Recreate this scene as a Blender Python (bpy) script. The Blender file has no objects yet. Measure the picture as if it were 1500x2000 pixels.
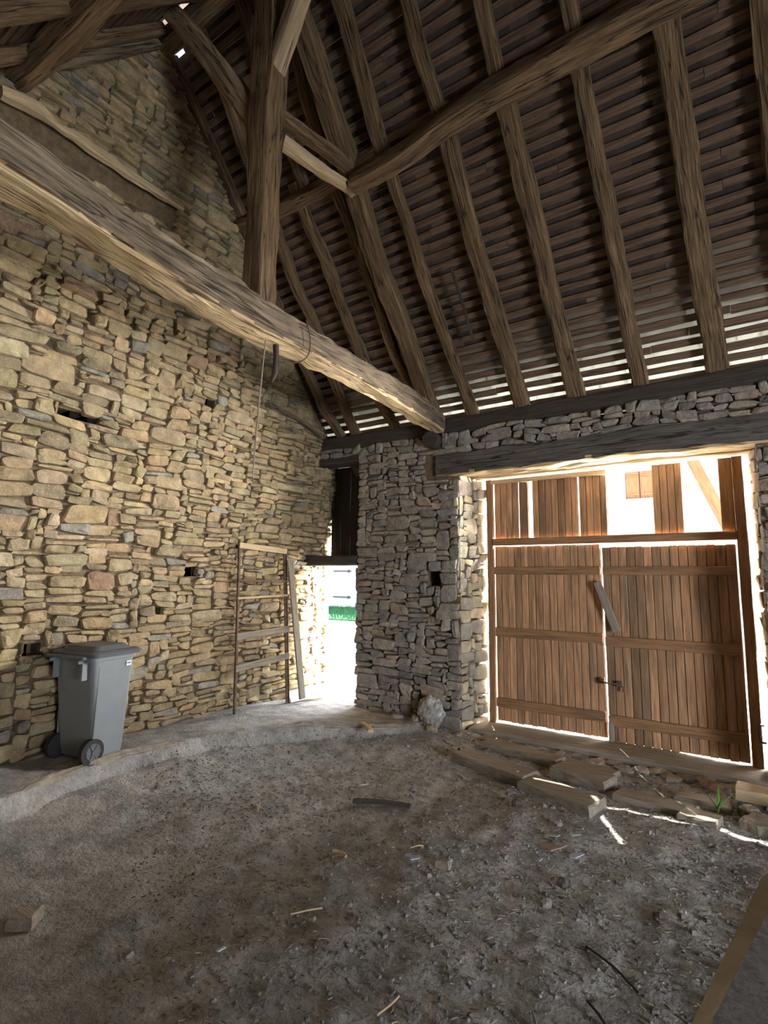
import bpy, math, random
from math import sin, cos, pi, radians, atan2, sqrt
from mathutils import Vector, Matrix, noise
C = bpy.context.scene
LINK = C.collection.objects.link
RND = random.Random(11)

# ------------------------------------------------------------------ camera
H = 1.7
yaw, pit, rol = radians(33.4), radians(6.8), radians(0.4)
fw = Vector((-sin(yaw)*cos(pit), cos(yaw)*cos(pit), sin(pit)))
r0 = Vector((cos(yaw), sin(yaw), 0)); u0 = r0.cross(fw)
rr = r0*cos(rol)+u0*sin(rol); uu = u0*cos(rol)-r0*sin(rol)
cd = bpy.data.cameras.new('camera'); cam = bpy.data.objects.new('camera', cd); LINK(cam)
cam.matrix_world = Matrix(((rr.x, uu.x, -fw.x, 0), (rr.y, uu.y, -fw.y, 0), (rr.z, uu.z, -fw.z, H), (0, 0, 0, 1)))
cd.sensor_fit = 'HORIZONTAL'; cd.sensor_width = 36; cd.lens = 36*1033/1500; cd.clip_start = 0.02
C.camera = cam
# ------------------------------------------------------------------ world, sun, daylight, exposure
C.view_settings.view_transform = 'Standard'; C.view_settings.look = 'None'
C.view_settings.gamma = 1; C.view_settings.use_curve_mapping = False
C.view_settings.exposure = 0.85
w = bpy.data.worlds.new('sky'); C.world = w; w.use_nodes = True
bg = w.node_tree.nodes['Background']; bg.inputs[0].default_value = (0.62, 0.78, 1.0, 1); bg.inputs[1].default_value = 1.8
sd = bpy.data.lights.new('sun', 'SUN'); sun = bpy.data.objects.new('sun', sd); LINK(sun)
sd.energy = 12; sd.angle = radians(0.5); sd.color = (1, 0.95, 0.86)
sun.rotation_euler = Vector((0.42, -0.71, -1)).to_track_quat('-Z', 'Y').to_euler()
def area(name, loc, target, sx, sy, power, col, spread=180):
    l = bpy.data.lights.new(name, 'AREA'); l.shape = 'RECTANGLE'; l.size = sx; l.size_y = sy; l.energy = power; l.color = col
    l.spread = radians(spread)
    o = bpy.data.objects.new(name, l); LINK(o); o.location = loc
    o.rotation_euler = (Vector(target)-Vector(loc)).to_track_quat('-Z', 'Z').to_euler(); return o
area('daylight_gate', (3.2, 8.8, 2.7), (-0.6, 5.85, 2.4), 5, 4.8, 13000, (1, 0.955, 0.89))
area('added_side_fill', (6.2, 0.6, 0.9), (-0.8, 3.4, 1.3), 3.0, 1.7, 380, (0.93, 0.965, 1.0))  # unseen fill lamp at the made-up doorway in the right wall
area('daylight_small_doorway', (-4.3, 7.0, 2.9), (-4.2, 4.6, 0.2), 1.0, 1.0, 150, (0.9, 0.95, 1))
area('daylight_small_doorway_side', (-2.6, 7.2, 1.0), (-4.6, 5.2, 1.1), 1.2, 1.5, 110, (1, 0.86, 0.66))
C.render.film_transparent = False
try:
    C.cycles.use_denoising = True; C.cycles.denoiser = 'OPENIMAGEDENOISE'
    C.cycles.max_bounces = 8; C.cycles.diffuse_bounces = 5; C.cycles.sample_clamp_indirect = 6.0
    C.cycles.caustics_reflective = False; C.cycles.caustics_refractive = False
except Exception: pass

# ------------------------------------------------------------------ materials
def mat(name, base, rough=0.85, attr=None, nscale=4.0, var=0.35, bump=0.3, bscale=30.0, vec=(1, 1, 1), coord='Object', dark=None, patch=None, spec=0.3, bdist=0.01, speck=None, crack=None):
    m = bpy.data.materials.new(name); m.use_nodes = True; t = m.node_tree; N = t.nodes; L = t.links
    b = N['Principled BSDF']; b.inputs['Roughness'].default_value = rough; b.inputs['Specular IOR Level'].default_value = spec
    if coord == 'tc':
        a = N.new('ShaderNodeAttribute'); a.attribute_name = 'tc'; src = a.outputs['Vector']
    else:
        a = N.new('ShaderNodeTexCoord'); src = a.outputs['Object']
    mp = N.new('ShaderNodeMapping'); mp.inputs['Scale'].default_value = vec; L.new(src, mp.inputs[0]); src = mp.outputs[0]
    n1 = N.new('ShaderNodeTexNoise'); n1.inputs['Scale'].default_value = nscale; n1.inputs['Detail'].default_value = 6; n1.inputs['Roughness'].default_value = 0.65; L.new(src, n1.inputs['Vector'])
    mr = N.new('ShaderNodeMapRange'); mr.inputs[1].default_value = 0.3; mr.inputs[2].default_value = 0.7
    mr.inputs[3].default_value = 1-var; mr.inputs[4].default_value = 1+var; L.new(n1.outputs[0], mr.inputs[0])
    if attr:
        ca = N.new('ShaderNodeAttribute'); ca.attribute_name = attr; col = ca.outputs['Color']
    else:
        rgb = N.new('ShaderNodeRGB'); rgb.outputs[0].default_value = (*base, 1); col = rgb.outputs[0]
    if dark or patch:
        n2 = N.new('ShaderNodeTexNoise'); n2.inputs['Scale'].default_value = nscale*0.35; n2.inputs['Detail'].default_value = 4; L.new(src, n2.inputs['Vector'])
        m2 = N.new('ShaderNodeMapRange'); m2.inputs[1].default_value = 0.5; m2.inputs[2].default_value = 0.68; L.new(n2.outputs[0], m2.inputs[0])
        mx = N.new('ShaderNodeMix'); mx.data_type = 'RGBA'; L.new(m2.outputs[0], mx.inputs[0]); L.new(col, mx.inputs[6]); mx.inputs[7].default_value = (*(dark or patch), 1)
        col = mx.outputs[2]
    if crack:
        n5 = N.new('ShaderNodeTexNoise'); n5.inputs['Scale'].default_value = 2.2; n5.inputs['Detail'].default_value = 3; n5.inputs['Distortion'].default_value = 0.3
        mp5 = N.new('ShaderNodeMapping'); mp5.inputs['Scale'].default_value = (0.35, 7, 7); L.new(a.outputs['Vector'], mp5.inputs[0]); L.new(mp5.outputs[0], n5.inputs['Vector'])
        s5 = N.new('ShaderNodeMath'); s5.operation = 'SUBTRACT'; L.new(n5.outputs[0], s5.inputs[0]); s5.inputs[1].default_value = 0.5
        b5 = N.new('ShaderNodeMath'); b5.operation = 'ABSOLUTE'; L.new(s5.outputs[0], b5.inputs[0])
        m5 = N.new('ShaderNodeMapRange'); m5.inputs[1].default_value = 0.004; m5.inputs[2].default_value = 0.02; m5.inputs[3].default_value = 1; m5.inputs[4].default_value = 0; L.new(b5.outputs[0], m5.inputs[0])
        mx5 = N.new('ShaderNodeMix'); mx5.data_type = 'RGBA'; L.new(m5.outputs[0], mx5.inputs[0]); L.new(col, mx5.inputs[6]); mx5.inputs[7].default_value = (*crack, 1)
        col = mx5.outputs[2]
    if speck:
        n4 = N.new('ShaderNodeTexNoise'); n4.inputs['Scale'].default_value = nscale*9; n4.inputs['Detail'].default_value = 3; L.new(src, n4.inputs['Vector'])
        m4 = N.new('ShaderNodeMapRange'); m4.inputs[1].default_value = 0.6; m4.inputs[2].default_value = 0.72; L.new(n4.outputs[0], m4.inputs[0])
        mx4 = N.new('ShaderNodeMix'); mx4.data_type = 'RGBA'; L.new(m4.outputs[0], mx4.inputs[0]); L.new(col, mx4.inputs[6]); mx4.inputs[7].default_value = (*speck, 1)
        col = mx4.outputs[2]
    vm = N.new('ShaderNodeVectorMath'); vm.operation = 'SCALE'; L.new(col, vm.inputs[0]); L.new(mr.outputs[0], vm.inputs['Scale'])
    L.new(vm.outputs[0], b.inputs['Base Color'])
    if bump:
        n3 = N.new('ShaderNodeTexNoise'); n3.inputs['Scale'].default_value = bscale; n3.inputs['Detail'].default_value = 5; n3.inputs['Roughness'].default_value = 0.6; L.new(src, n3.inputs['Vector'])
        bp = N.new('ShaderNodeBump'); bp.inputs['Strength'].default_value = bump; bp.inputs['Distance'].default_value = bdist; L.new(n3.outputs[0], bp.inputs['Height']); L.new(bp.outputs[0], b.inputs['Normal'])
    return m
WT = (1.2, 16, 16)
M = dict(
    stone=mat('rubble_stone', (0.3, 0.25, 0.18), 0.9, attr='Col', nscale=9, var=0.35, bump=0.9, bscale=22, bdist=0.02, speck=(0.5, 0.42, 0.29)),
    joint=mat('earth_mortar', (0.17, 0.125, 0.08), 0.95, nscale=14, var=0.4, bump=0.9, bscale=40, bdist=0.02),
    dirt=mat('dirt_floor', (0.32, 0.312, 0.305), 0.92, nscale=6, var=0.4, bump=0.9, bscale=34, bdist=0.03, patch=(0.40, 0.385, 0.365), speck=(0.17, 0.165, 0.162)),
    oak=mat('old_oak', (0.2, 0.13, 0.07), 0.8, nscale=3, var=0.6, bump=0.9, bscale=4, bdist=0.02, vec=WT, coord='tc', dark=(0.14, 0.09, 0.05), crack=(0.04, 0.028, 0.02)),
    oakgrey=mat('grey_oak', (0.24, 0.185, 0.13), 0.85, nscale=2.4, var=0.6, bump=1.0, bscale=4, bdist=0.03, vec=(1.6, 12, 12), coord='tc', dark=(0.17, 0.13, 0.09), crack=(0.06, 0.045, 0.03)),
    rafter=mat('rafter_oak', (0.185, 0.122, 0.068), 0.85, nscale=3, var=0.6, bump=0.9, bscale=4, bdist=0.02, vec=WT, coord='tc', dark=(0.12, 0.078, 0.045), crack=(0.035, 0.025, 0.018)),
    brace=mat('brace_oak', (0.40, 0.30, 0.19), 0.8, nscale=3, var=0.4, bump=0.7, bscale=4, vec=WT, coord='tc', dark=(0.25, 0.18, 0.11), crack=(0.08, 0.055, 0.035)),
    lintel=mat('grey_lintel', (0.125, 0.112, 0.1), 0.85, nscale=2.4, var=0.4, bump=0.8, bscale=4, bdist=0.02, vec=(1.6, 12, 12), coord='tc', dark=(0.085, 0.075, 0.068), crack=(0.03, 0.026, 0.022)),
    slabedge=mat('lit_slab_edge', (0.5, 0.46, 0.40), 0.9, nscale=9, var=0.25, bump=0.5, bscale=25),  # pale tone stands for light on the slab edge
    lit_under=mat('lit_underside_wood', (0.72, 0.55, 0.33), 0.8, nscale=2.4, var=0.4, bump=1.0, bscale=4, bdist=0.03, vec=(1.6, 12, 12), coord='tc', dark=(0.42, 0.3, 0.17), crack=(0.16, 0.1, 0.06)),  # pale wood tone that paints light onto beam undersides
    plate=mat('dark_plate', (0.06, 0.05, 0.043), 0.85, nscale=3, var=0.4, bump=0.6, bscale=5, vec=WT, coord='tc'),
    lath=mat('lath', (0.15, 0.098, 0.066), 0.9, nscale=3, var=0.5, bump=0.6, bscale=5, vec=(1.2, 20, 20), coord='tc', dark=(0.085, 0.053, 0.036)),
    tile=mat('slate', (0.15, 0.11, 0.085), 0.85, attr='Col', nscale=6, var=0.3, bump=0.4, bscale=30),
    gate=mat('gate_pine', (0.4, 0.2, 0.09), 0.7, attr='Col', nscale=2.6, var=0.4, bump=0.4, bscale=4, vec=(1.2, 14, 14), coord='tc', dark=(0.27, 0.175, 0.11)),
    gatebar=mat('gate_batten', (0.30, 0.165, 0.085), 0.75, nscale=3, var=0.35, bump=0.5, bscale=4, vec=WT, coord='tc', dark=(0.19, 0.12, 0.075)),
    pale=mat('pale_wood', (0.52, 0.4, 0.25), 0.8, nscale=3, var=0.3, bump=0.5, bscale=5, vec=WT, coord='tc'),
    plank=mat('dusty_plank', (0.27, 0.235, 0.19), 0.9, nscale=3, var=0.35, bump=0.6, bscale=5, vec=WT, coord='tc'),
    rust=mat('rusty_steel', (0.13, 0.085, 0.06), 0.6, nscale=20, var=0.4, bump=0.3, bscale=60),
    binp=mat('bin_plastic', (0.21, 0.23, 0.255), 0.38, nscale=5, var=0.08, bump=0.06, bscale=200, spec=0.5),
    lid=mat('bin_lid', (0.10, 0.11, 0.12), 0.4, nscale=5, var=0.1, bump=0.05, bscale=150, spec=0.5),
    rubber=mat('rubber', (0.03, 0.03, 0.032), 0.7, nscale=5, var=0.1, bump=0.1),
    sticker=mat('sticker', (0.75, 0.8, 0.9), 0.5, nscale=5, var=0.03, bump=0),
    ink=mat('sticker_ink', (0.2, 0.24, 0.4), 0.5, nscale=5, var=0.03, bump=0),
    bag=mat('dusty_plastic', (0.36, 0.35, 0.33), 0.4, nscale=9, var=0.4, bump=0.5, bscale=30, dark=(0.16, 0.14, 0.12), spec=0.6),
    white=mat('white_board', (0.72, 0.72, 0.7), 0.6, nscale=6, var=0.12, bump=0.2),
    paper=mat('blue_white_paper', (0.5, 0.58, 0.75), 0.7, nscale=12, var=0.15, bump=0.2),
    green=mat('green_shard', (0.42, 0.55, 0.47), 0.5, nscale=12, var=0.15, bump=0.2),
    pink=mat('pinkish_shard', (0.36, 0.29, 0.26), 0.7, nscale=12, var=0.2, bump=0.3),
    straw=mat('straw', (0.3, 0.24, 0.17), 0.8, attr='Col', nscale=20, var=0.3, bump=0),
    crumb=mat('soil', (0.17, 0.145, 0.125), 0.95, attr='Col', nscale=20, var=0.3, bump=0.3),
    leaf=mat('leaf', (0.16, 0.34, 0.06), 0.6, nscale=20, var=0.3, bump=0.1),
    grass=mat('lawn', (0.03, 0.13, 0.05), 0.9, nscale=3, var=0.4, bump=0.4),
    gravel=mat('gravel', (0.5, 0.46, 0.38), 0.95, nscale=3, var=0.15, bump=0.3),
    render=mat('house_render', (0.8, 0.76, 0.68), 0.9, nscale=3, var=0.05, bump=0.2),
    shutter=mat('shutter_paint', (0.13, 0.06, 0.045), 0.7, nscale=5, var=0.15, bump=0.2),
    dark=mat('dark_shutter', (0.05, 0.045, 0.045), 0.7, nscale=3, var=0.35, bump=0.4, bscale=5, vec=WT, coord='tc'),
    cement=mat('cement_kerb', (0.3, 0.26, 0.21), 0.95, nscale=9, var=0.4, bump=0.7, bscale=25, bdist=0.02),
)

# translucent lowest rows added to paint eave daylight; glow fades towards the top
ms = bpy.data.materials.new('eave_glow_sheet'); ms.use_nodes = True; t_ = ms.node_tree
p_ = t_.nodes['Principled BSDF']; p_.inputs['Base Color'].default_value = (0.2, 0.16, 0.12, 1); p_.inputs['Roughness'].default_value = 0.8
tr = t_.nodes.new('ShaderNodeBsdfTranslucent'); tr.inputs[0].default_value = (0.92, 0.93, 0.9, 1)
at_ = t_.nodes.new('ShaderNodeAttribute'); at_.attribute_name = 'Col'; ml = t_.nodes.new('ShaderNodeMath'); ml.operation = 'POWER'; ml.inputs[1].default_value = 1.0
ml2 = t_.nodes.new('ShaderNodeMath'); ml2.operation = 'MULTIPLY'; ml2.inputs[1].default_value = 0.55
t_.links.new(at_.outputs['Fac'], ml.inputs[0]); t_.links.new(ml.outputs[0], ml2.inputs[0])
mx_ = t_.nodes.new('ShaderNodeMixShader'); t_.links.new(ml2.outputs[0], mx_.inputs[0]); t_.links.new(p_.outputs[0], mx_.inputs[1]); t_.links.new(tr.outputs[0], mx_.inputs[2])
t_.links.new(mx_.outputs[0], t_.nodes['Material Output'].inputs[0]); M['eave_glow'] = ms

# ------------------------------------------------------------------ mesh builder
class MB:
    def __init__(s): s.v = []; s.f = []; s.t = []; s.c = []; s.m = []; s.cc = (0.3, 0.3, 0.3); s.mi = 0
    def add(s, vs, fs, tc=None, col=None):
        o = len(s.v); s.v += [tuple(p) for p in vs]; s.f += [tuple(i+o for i in f) for f in fs]
        s.t += [tuple(p) for p in (tc if tc else vs)]; s.c += [col or s.cc]*len(vs); s.m += [s.mi]*len(fs)
    def box(s, c, size, rot=None, jit=0.0, col=None, bev=0.0, tseed=None):
        hx, hy, hz = [a/2 for a in size]; R = rot.to_3x3() if rot is not None else Matrix.Identity(3)
        ax = max(range(3), key=lambda i: size[i]); ts = RND.uniform(0, 50) if tseed is None else tseed
        o = (ax, (ax+1) % 3, (ax+2) % 3)
        def P(x, y, z):
            p = Vector((x, y, z)); tc = (p[o[0]]+ts, p[o[1]]+ts*0.37, p[o[2]]+ts*0.11)
            if jit: p = p+Vector((RND.uniform(-jit, jit), RND.uniform(-jit, jit), RND.uniform(-jit, jit)))
            return Vector(c)+R@p, tc
        b = min(bev, hx*0.9, hy*0.9, hz*0.9)
        if b <= 0:
            ps = [P(x*hx, y*hy, z*hz) for z in (-1, 1) for y in (-1, 1) for x in (-1, 1)]
            s.add([p[0] for p in ps], [(0, 2, 3, 1), (4, 5, 7, 6), (0, 1, 5, 4), (2, 6, 7, 3), (0, 4, 6, 2), (1, 3, 7, 5)], [p[1] for p in ps], col); return
        idx = {}; vs = []
        for sx in (-1, 1):
            for sy in (-1, 1):
                for sz in (-1, 1):
                    j = (RND.uniform(-jit, jit), RND.uniform(-jit, jit), RND.uniform(-jit, jit)) if jit else (0, 0, 0)
                    for k in range(3):
                        q = [sx*(hx-b), sy*(hy-b), sz*(hz-b)]; q[k] = (sx, sy, sz)[k]*(hx, hy, hz)[k]
                        tc = (q[o[0]]+ts, q[o[1]]+ts*0.37, q[o[2]]+ts*0.11)
                        idx[(sx, sy, sz, k)] = len(vs); vs.append((Vector(c)+R@Vector((q[0]+j[0], q[1]+j[1], q[2]+j[2])), tc))
        fs = []
        for k in range(3):
            a, d = (k+1) % 3, (k+2) % 3
            for sg in (-1, 1):
                q = []
                for (p1, p2) in ((-1, -1), (1, -1), (1, 1), (-1, 1)):
                    v = [0, 0, 0]; v[k] = sg; v[a] = p1; v[d] = p2; q.append(idx[(*v, k)])
                fs.append(q if sg > 0 else q[::-1])
                # edges along axis k
            for p1 in (-1, 1):
                for p2 in (-1, 1):
                    v0 = [0, 0, 0]; v0[k] = -1; v0[a] = p1; v0[d] = p2; v1 = list(v0); v1[k] = 1
                    q = [idx[(*v0, a)], idx[(*v1, a)], idx[(*v1, d)], idx[(*v0, d)]]
                    fs.append(q if p1*p2 < 0 else q[::-1])
        for sx in (-1, 1):
            for sy in (-1, 1):
                for sz in (-1, 1):
                    q = [idx[(sx, sy, sz, k)] for k in range(3)]; fs.append(q if sx*sy*sz > 0 else q[::-1])
        s.add([v[0] for v in vs], fs, [v[1] for v in vs], col)
    def beam(s, pts, w, h, up=(0, 0, 1), seed=0, rough=0.012, n=16, step=0.09, sq=0.35, taper=1.0, wav=0.0, col=None, under=False):
        """swept hewn timber; w across, h along up; w,h may be lists per point"""
        P = [Vector(p) for p in pts]; L = [0]
        for i in range(1, len(P)): L.append(L[-1]+(P[i]-P[i-1]).length)
        W_ = w if isinstance(w, (list, tuple)) else [w]*len(P); H_ = h if isinstance(h, (list, tuple)) else [h]*len(P)
        k = max(2, int(L[-1]/step)+1); rows = []; up = Vector(up); tcs = []
        def at(u):
            i = 0
            while i < len(P)-2 and u > L[i+1]: i += 1
            f = (u-L[i])/max(1e-9, L[i+1]-L[i])
            p0 = P[max(0, i-1)]; p1 = P[i]; p2 = P[i+1]; p3 = P[min(len(P)-1, i+2)]
            q = 0.5*((2*p1)+(p2-p0)*f+(2*p0-5*p1+4*p2-p3)*f*f+(3*p1-p0-3*p2+p3)*f*f*f)
            return q, W_[i]*(1-f)+W_[i+1]*f, H_[i]*(1-f)+H_[i+1]*f
        for j in range(k+1):
            u = L[-1]*j/k; c, ww, hh = at(u); c2, _, _ = at(min(L[-1], u+0.02)); c1, _, _ = at(max(0, u-0.02))
            T = (c2-c1).normalized(); S = T.cross(up).normalized(); Nn = S.cross(T)
            if wav: c = c+S*wav*noise.noise(Vector((u*1.1, seed*3.1, 0)))+Nn*wav*noise.noise(Vector((u*1.1, seed*3.1, 9)))
            fr = 1+(taper-1)*j/k
            row = []; tr = []
            for a in range(n):
                th = 2*pi*(a+0.5)/n; ca, sa = cos(th), sin(th)
                x = math.copysign(abs(ca)**sq, ca); y = math.copysign(abs(sa)**sq, sa)
                d = 1+rough/max(ww, hh)*1.7*noise.noise(Vector((u*2.0, ca*1.3+seed, sa*1.3)))+rough/max(ww, hh)*1.3*noise.noise(Vector((u*7, ca*2.5+seed, sa*2.5)))+rough/max(ww, hh)*0.9*noise.noise(Vector((u*3, ca*6+seed, sa*6)))
                row.append(c+S*x*ww/2*d*fr+Nn*y*hh/2*d*fr); tr.append((u+seed*7.3, x*ww/2+seed, y*hh/2))
            rows.append(row); tcs.append(tr)
        vs = [p for r in rows for p in r]; tc = [p for r in tcs for p in r]; fs = []
        for j in range(k):
            for a in range(n):
                b = (a+1) % n; fs.append((j*n+a, j*n+b, (j+1)*n+b, (j+1)*n+a))
        fs.append(tuple(range(n-1, -1, -1))); fs.append(tuple(k*n+a for a in range(n)))
        s.add(vs, fs, tc, col)
        if under:  # downward faces get the painted underside light
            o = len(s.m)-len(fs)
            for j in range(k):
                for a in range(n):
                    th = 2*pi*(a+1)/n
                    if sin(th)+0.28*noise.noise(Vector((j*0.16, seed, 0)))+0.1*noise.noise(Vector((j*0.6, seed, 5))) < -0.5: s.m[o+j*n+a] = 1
    def tube(s, pts, r, n=6, col=None, step=0.05):
        s.beam(pts, 2*r, 2*r, up=(0.13, 0.21, 0.97), rough=0, n=n, step=step, sq=1.0, col=col)
    def cyl(s, c, axis, r, h, n=24, r2=None, col=None):
        A = Vector(axis).normalized(); X = A.orthogonal().normalized(); Y = A.cross(X); c = Vector(c); r2 = r if r2 is None else r2
        vs = [c-A*h/2+(X*cos(2*pi*i/n)+Y*sin(2*pi*i/n))*r for i in range(n)]+[c+A*h/2+(X*cos(2*pi*i/n)+Y*sin(2*pi*i/n))*r2 for i in range(n)]
        fs = [(i, (i+1) % n, n+(i+1) % n, n+i) for i in range(n)]+[tuple(range(n-1, -1, -1)), tuple(range(n, 2*n))]
        s.add(vs, fs, None, col)
    def rock(s, c, size, seed, col=None, rot=0.0):
        """low irregular lump"""
        vs = []; fs = []; n = 9; rings = ((0.0, -1), (0.8, -0.75), (1.0, -0.1), (0.85, 0.55), (0.5, 0.9), (0.0, 1.0))
        k = len(rings); cr, sr = cos(rot), sin(rot)
        for (r, z) in rings:
            for a in range(n):
                th = 2*pi*a/n; d = 1+0.35*noise.noise(Vector((cos(th)*1.2+seed, sin(th)*1.2, z+seed)))
                x = cos(th)*r*d*size[0]; y = sin(th)*r*d*size[1]
                vs.append((c[0]+x*cr-y*sr, c[1]+x*sr+y*cr, c[2]+z*d*size[2]))
        for j in range(k-1):
            for a in range(n):
                b = (a+1) % n; fs.append((j*n+a, j*n+b, (j+1)*n+b, (j+1)*n+a))
        s.add(vs, fs, None, col)
    def build(s, name, m, parent=None, smooth=False, origin=None):
        me = bpy.data.meshes.new(name); o = Vector(origin) if origin is not None else Vector((0, 0, 0))
        me.from_pydata([tuple(Vector(p)-o) for p in s.v], [], s.f)
        for mm in (m if isinstance(m, (list, tuple)) else [m]): me.materials.append(mm)
        me.polygons.foreach_set('material_index', s.m)
        if smooth: me.polygons.foreach_set('use_smooth', [True]*len(s.f))
        a = me.attributes.new('tc', 'FLOAT_VECTOR', 'POINT'); a.data.foreach_set('vector', [x for p in s.t for x in p])
        a = me.attributes.new('Col', 'FLOAT_COLOR', 'POINT'); a.data.foreach_set('color', [x for p in s.c for x in (p[0], p[1], p[2], 1)])
        if smooth: me.set_sharp_from_angle(angle=radians(32))
        me.update(); ob = bpy.data.objects.new(name, me); LINK(ob)
        if origin is not None: ob.location = o
        if parent is not None:
            ob.parent = parent
            q = Vector((0, 0, 0)); p = parent
            while p is not None: q = q+p.location; p = p.parent
            ob.location = o-q
        return ob
def tag(o, label, cat, group=None, kind=None):
    if label: o['label'] = label
    if cat: o['category'] = cat
    if group: o['group'] = group
    if kind: o['kind'] = kind
    return o
def empty(name, loc=(0, 0, 0)):
    o = bpy.data.objects.new(name, None); LINK(o); o.location = loc; o.empty_display_size = 0.1; return o
def struct(o): o['kind'] = 'structure'; return o

# ------------------------------------------------------------------ geometry constants
D = 5.42; T = 1.155; EAVE = 3.55; RY = 2.6; CT = cos(math.atan(T)); ST = sin(math.atan(T))
XR = 4.6; YB = -0.45
def roofz(y): return EAVE+(D-y)*T if y >= RY else EAVE+(y-(2*RY-D))*T
def lerp_tab(tab, x):
    if x <= tab[0][0]: return tab[0][1]
    for (a, b), (c, d) in zip(tab, tab[1:]):
        if x <= c: return b+(d-b)*(x-a)/(c-a)
    return tab[-1][1]
XT = [(0, -4.88), (1.9, -4.86), (3.5, -4.62), (5.3, -4.43), (7.3, -4.33)]
def XW(z): return lerp_tab(XT, z)

STONEC = [((0.37, 0.285, 0.165), 6), ((0.33, 0.26, 0.155), 6), ((0.29, 0.235, 0.15), 4), ((0.38, 0.28, 0.16), 2), ((0.25, 0.23, 0.19), 1.0), ((0.32, 0.22, 0.14), 0.6), ((0.42, 0.34, 0.22), 2)]
def pickcol(rnd, tabl, k=1.0):
    t = rnd.uniform(0, sum(b for _, b in tabl)); 
    for c, b in tabl:
        t -= b
        if t <= 0: break
    q = rnd.uniform(0.8, 1.18)*k
    return tuple(min(0.9, x*q*rnd.uniform(0.96, 1.04)) for x in c)

def stones(mb, u0, u1, v0, v1, P, rnd, cell=0.025, skip=None, hmax=5, big=0.12, tab=STONEC, prot=(0.012, 0.05), kcol=None, wmul=(1.6, 4.2), warp=0.03, small=None):
    nu = int(round((u1-u0)/cell)); nv = int(round((v1-v0)/cell)); occ = [bytearray(nu) for _ in range(nv)]
    if skip:
        for j in range(nv):
            for i in range(nu):
                if skip(u0+(i+0.5)*cell, v0+(j+0.5)*cell): occ[j][i] = 2
    n = 12; rects = []
    for j in range(nv):
        for i in range(nu):
            if occ[j][i]: continue
            hm = hmax if not small else max(2, int(round(hmax*small(u0+i*cell, v0+j*cell))))
            h = rnd.choice([1, 2, 2, 3, 3, 3, 4]+([5] if hm >= 5 else [])); h = min(h, hm)
            if rnd.random() < big: h = hm+rnd.choice([0, 1, 2])
            wd = int(max(2, h*rnd.uniform(*wmul)*(1.5 if h <= 2 else 1))); wd = min(wd, 18)
            k = 0
            while k < wd and i+k < nu and not occ[j][i+k]: k += 1
            k2 = k
            while i+k2 < nu and not occ[j][i+k2] and k2 < k+3: k2 += 1
            if k2-k < 3: k = k2
            wd = k; hh = 1
            while hh < h and j+hh < nv and not any(occ[j+hh][i+q] for q in range(wd)): hh += 1
            if nv-(j+hh) == 1: hh += 1 if not any(occ[j+hh][i+q] for q in range(wd)) else 0
            for b in range(hh):
                for q in range(wd): occ[j+b][i+q] = 1
            rects.append((u0+i*cell, v0+j*cell, wd*cell, hh*cell))
    for (a, b, wd, hh) in rects:
        g = rnd.uniform(0.0015, 0.005); ju, jv = min(wd*0.18, 0.03), min(hh*0.24, 0.02)
        def wp(x, y):
            return (x+warp*noise.noise(Vector((x*2.1, y*2.1, 3.3))), y+warp*1.3*noise.noise(Vector((x*1.3, y*2.1, 8.8)))+0.014*noise.noise(Vector((x*7, y*7, 1.8))))
        cs = [(a+g, b+g), (a+wd-g, b+g), (a+wd-g, b+hh-g), (a+g, b+hh-g)]
        cs = [(x+rnd.uniform(-ju, ju)*(1 if q in (0, 3) else 1), y+rnd.uniform(-jv, jv)) for q, (x, y) in enumerate(cs)]
        cs = [wp(x, y) for x, y in cs]
        p = rnd.uniform(*prot)*(0.7+min(hh, 0.12)*4); tu = rnd.uniform(-0.35, 0.35)*p; tv = rnd.uniform(-0.5, 0.5)*p
        sd = rnd.uniform(0, 99); e = rnd.uniform(0.22, 0.55)
        def bil(s, t):
            x = (cs[0][0]*(1-s)+cs[1][0]*s)*(1-t)+(cs[3][0]*(1-s)+cs[2][0]*s)*t
            y = (cs[0][1]*(1-s)+cs[1][1]*s)*(1-t)+(cs[3][1]*(1-s)+cs[2][1]*s)*t
            return x, y
        vs = []; fs = []; jr = [1+rnd.uniform(-0.06, 0.05) for _ in range(n)]
        rings = ((1.0, -0.03), (1.0, p*0.4), (0.95, p*0.88), (0.62, p*1.05))
        for (sc, d) in rings:
            for q in range(n):
                th = 2*pi*(q+0.5)/n; ca, sa = cos(th), sin(th)
                x = math.copysign(abs(ca)**e, ca)*sc*jr[q]; y = math.copysign(abs(sa)**e, sa)*sc*jr[q]
                uu_, vv_ = bil(0.5+x*0.5, 0.5+y*0.5)
                dd = d+(tu*x+tv*y+p*0.5*noise.noise(Vector((uu_*14+sd, vv_*18, sd))) if d > 0 else 0)
                vs.append(P(uu_, vv_, dd))
        uu_, vv_ = bil(0.5, 0.5); vs.append(P(uu_, vv_, p*1.05))
        k = len(rings)
        for q in range(k-1):
            for z in range(n):
                y = (z+1) % n; fs.append((q*n+z, q*n+y, (q+1)*n+y, (q+1)*n+z))
        for z in range(n): fs.append(((k-1)*n+z, (k-1)*n+(z+1) % n, k*n))
        mb.mi = 0; mb.add(vs, fs, None, pickcol(rnd, tab, kcol(a, b) if kcol else 1.0))
    return rects
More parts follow.
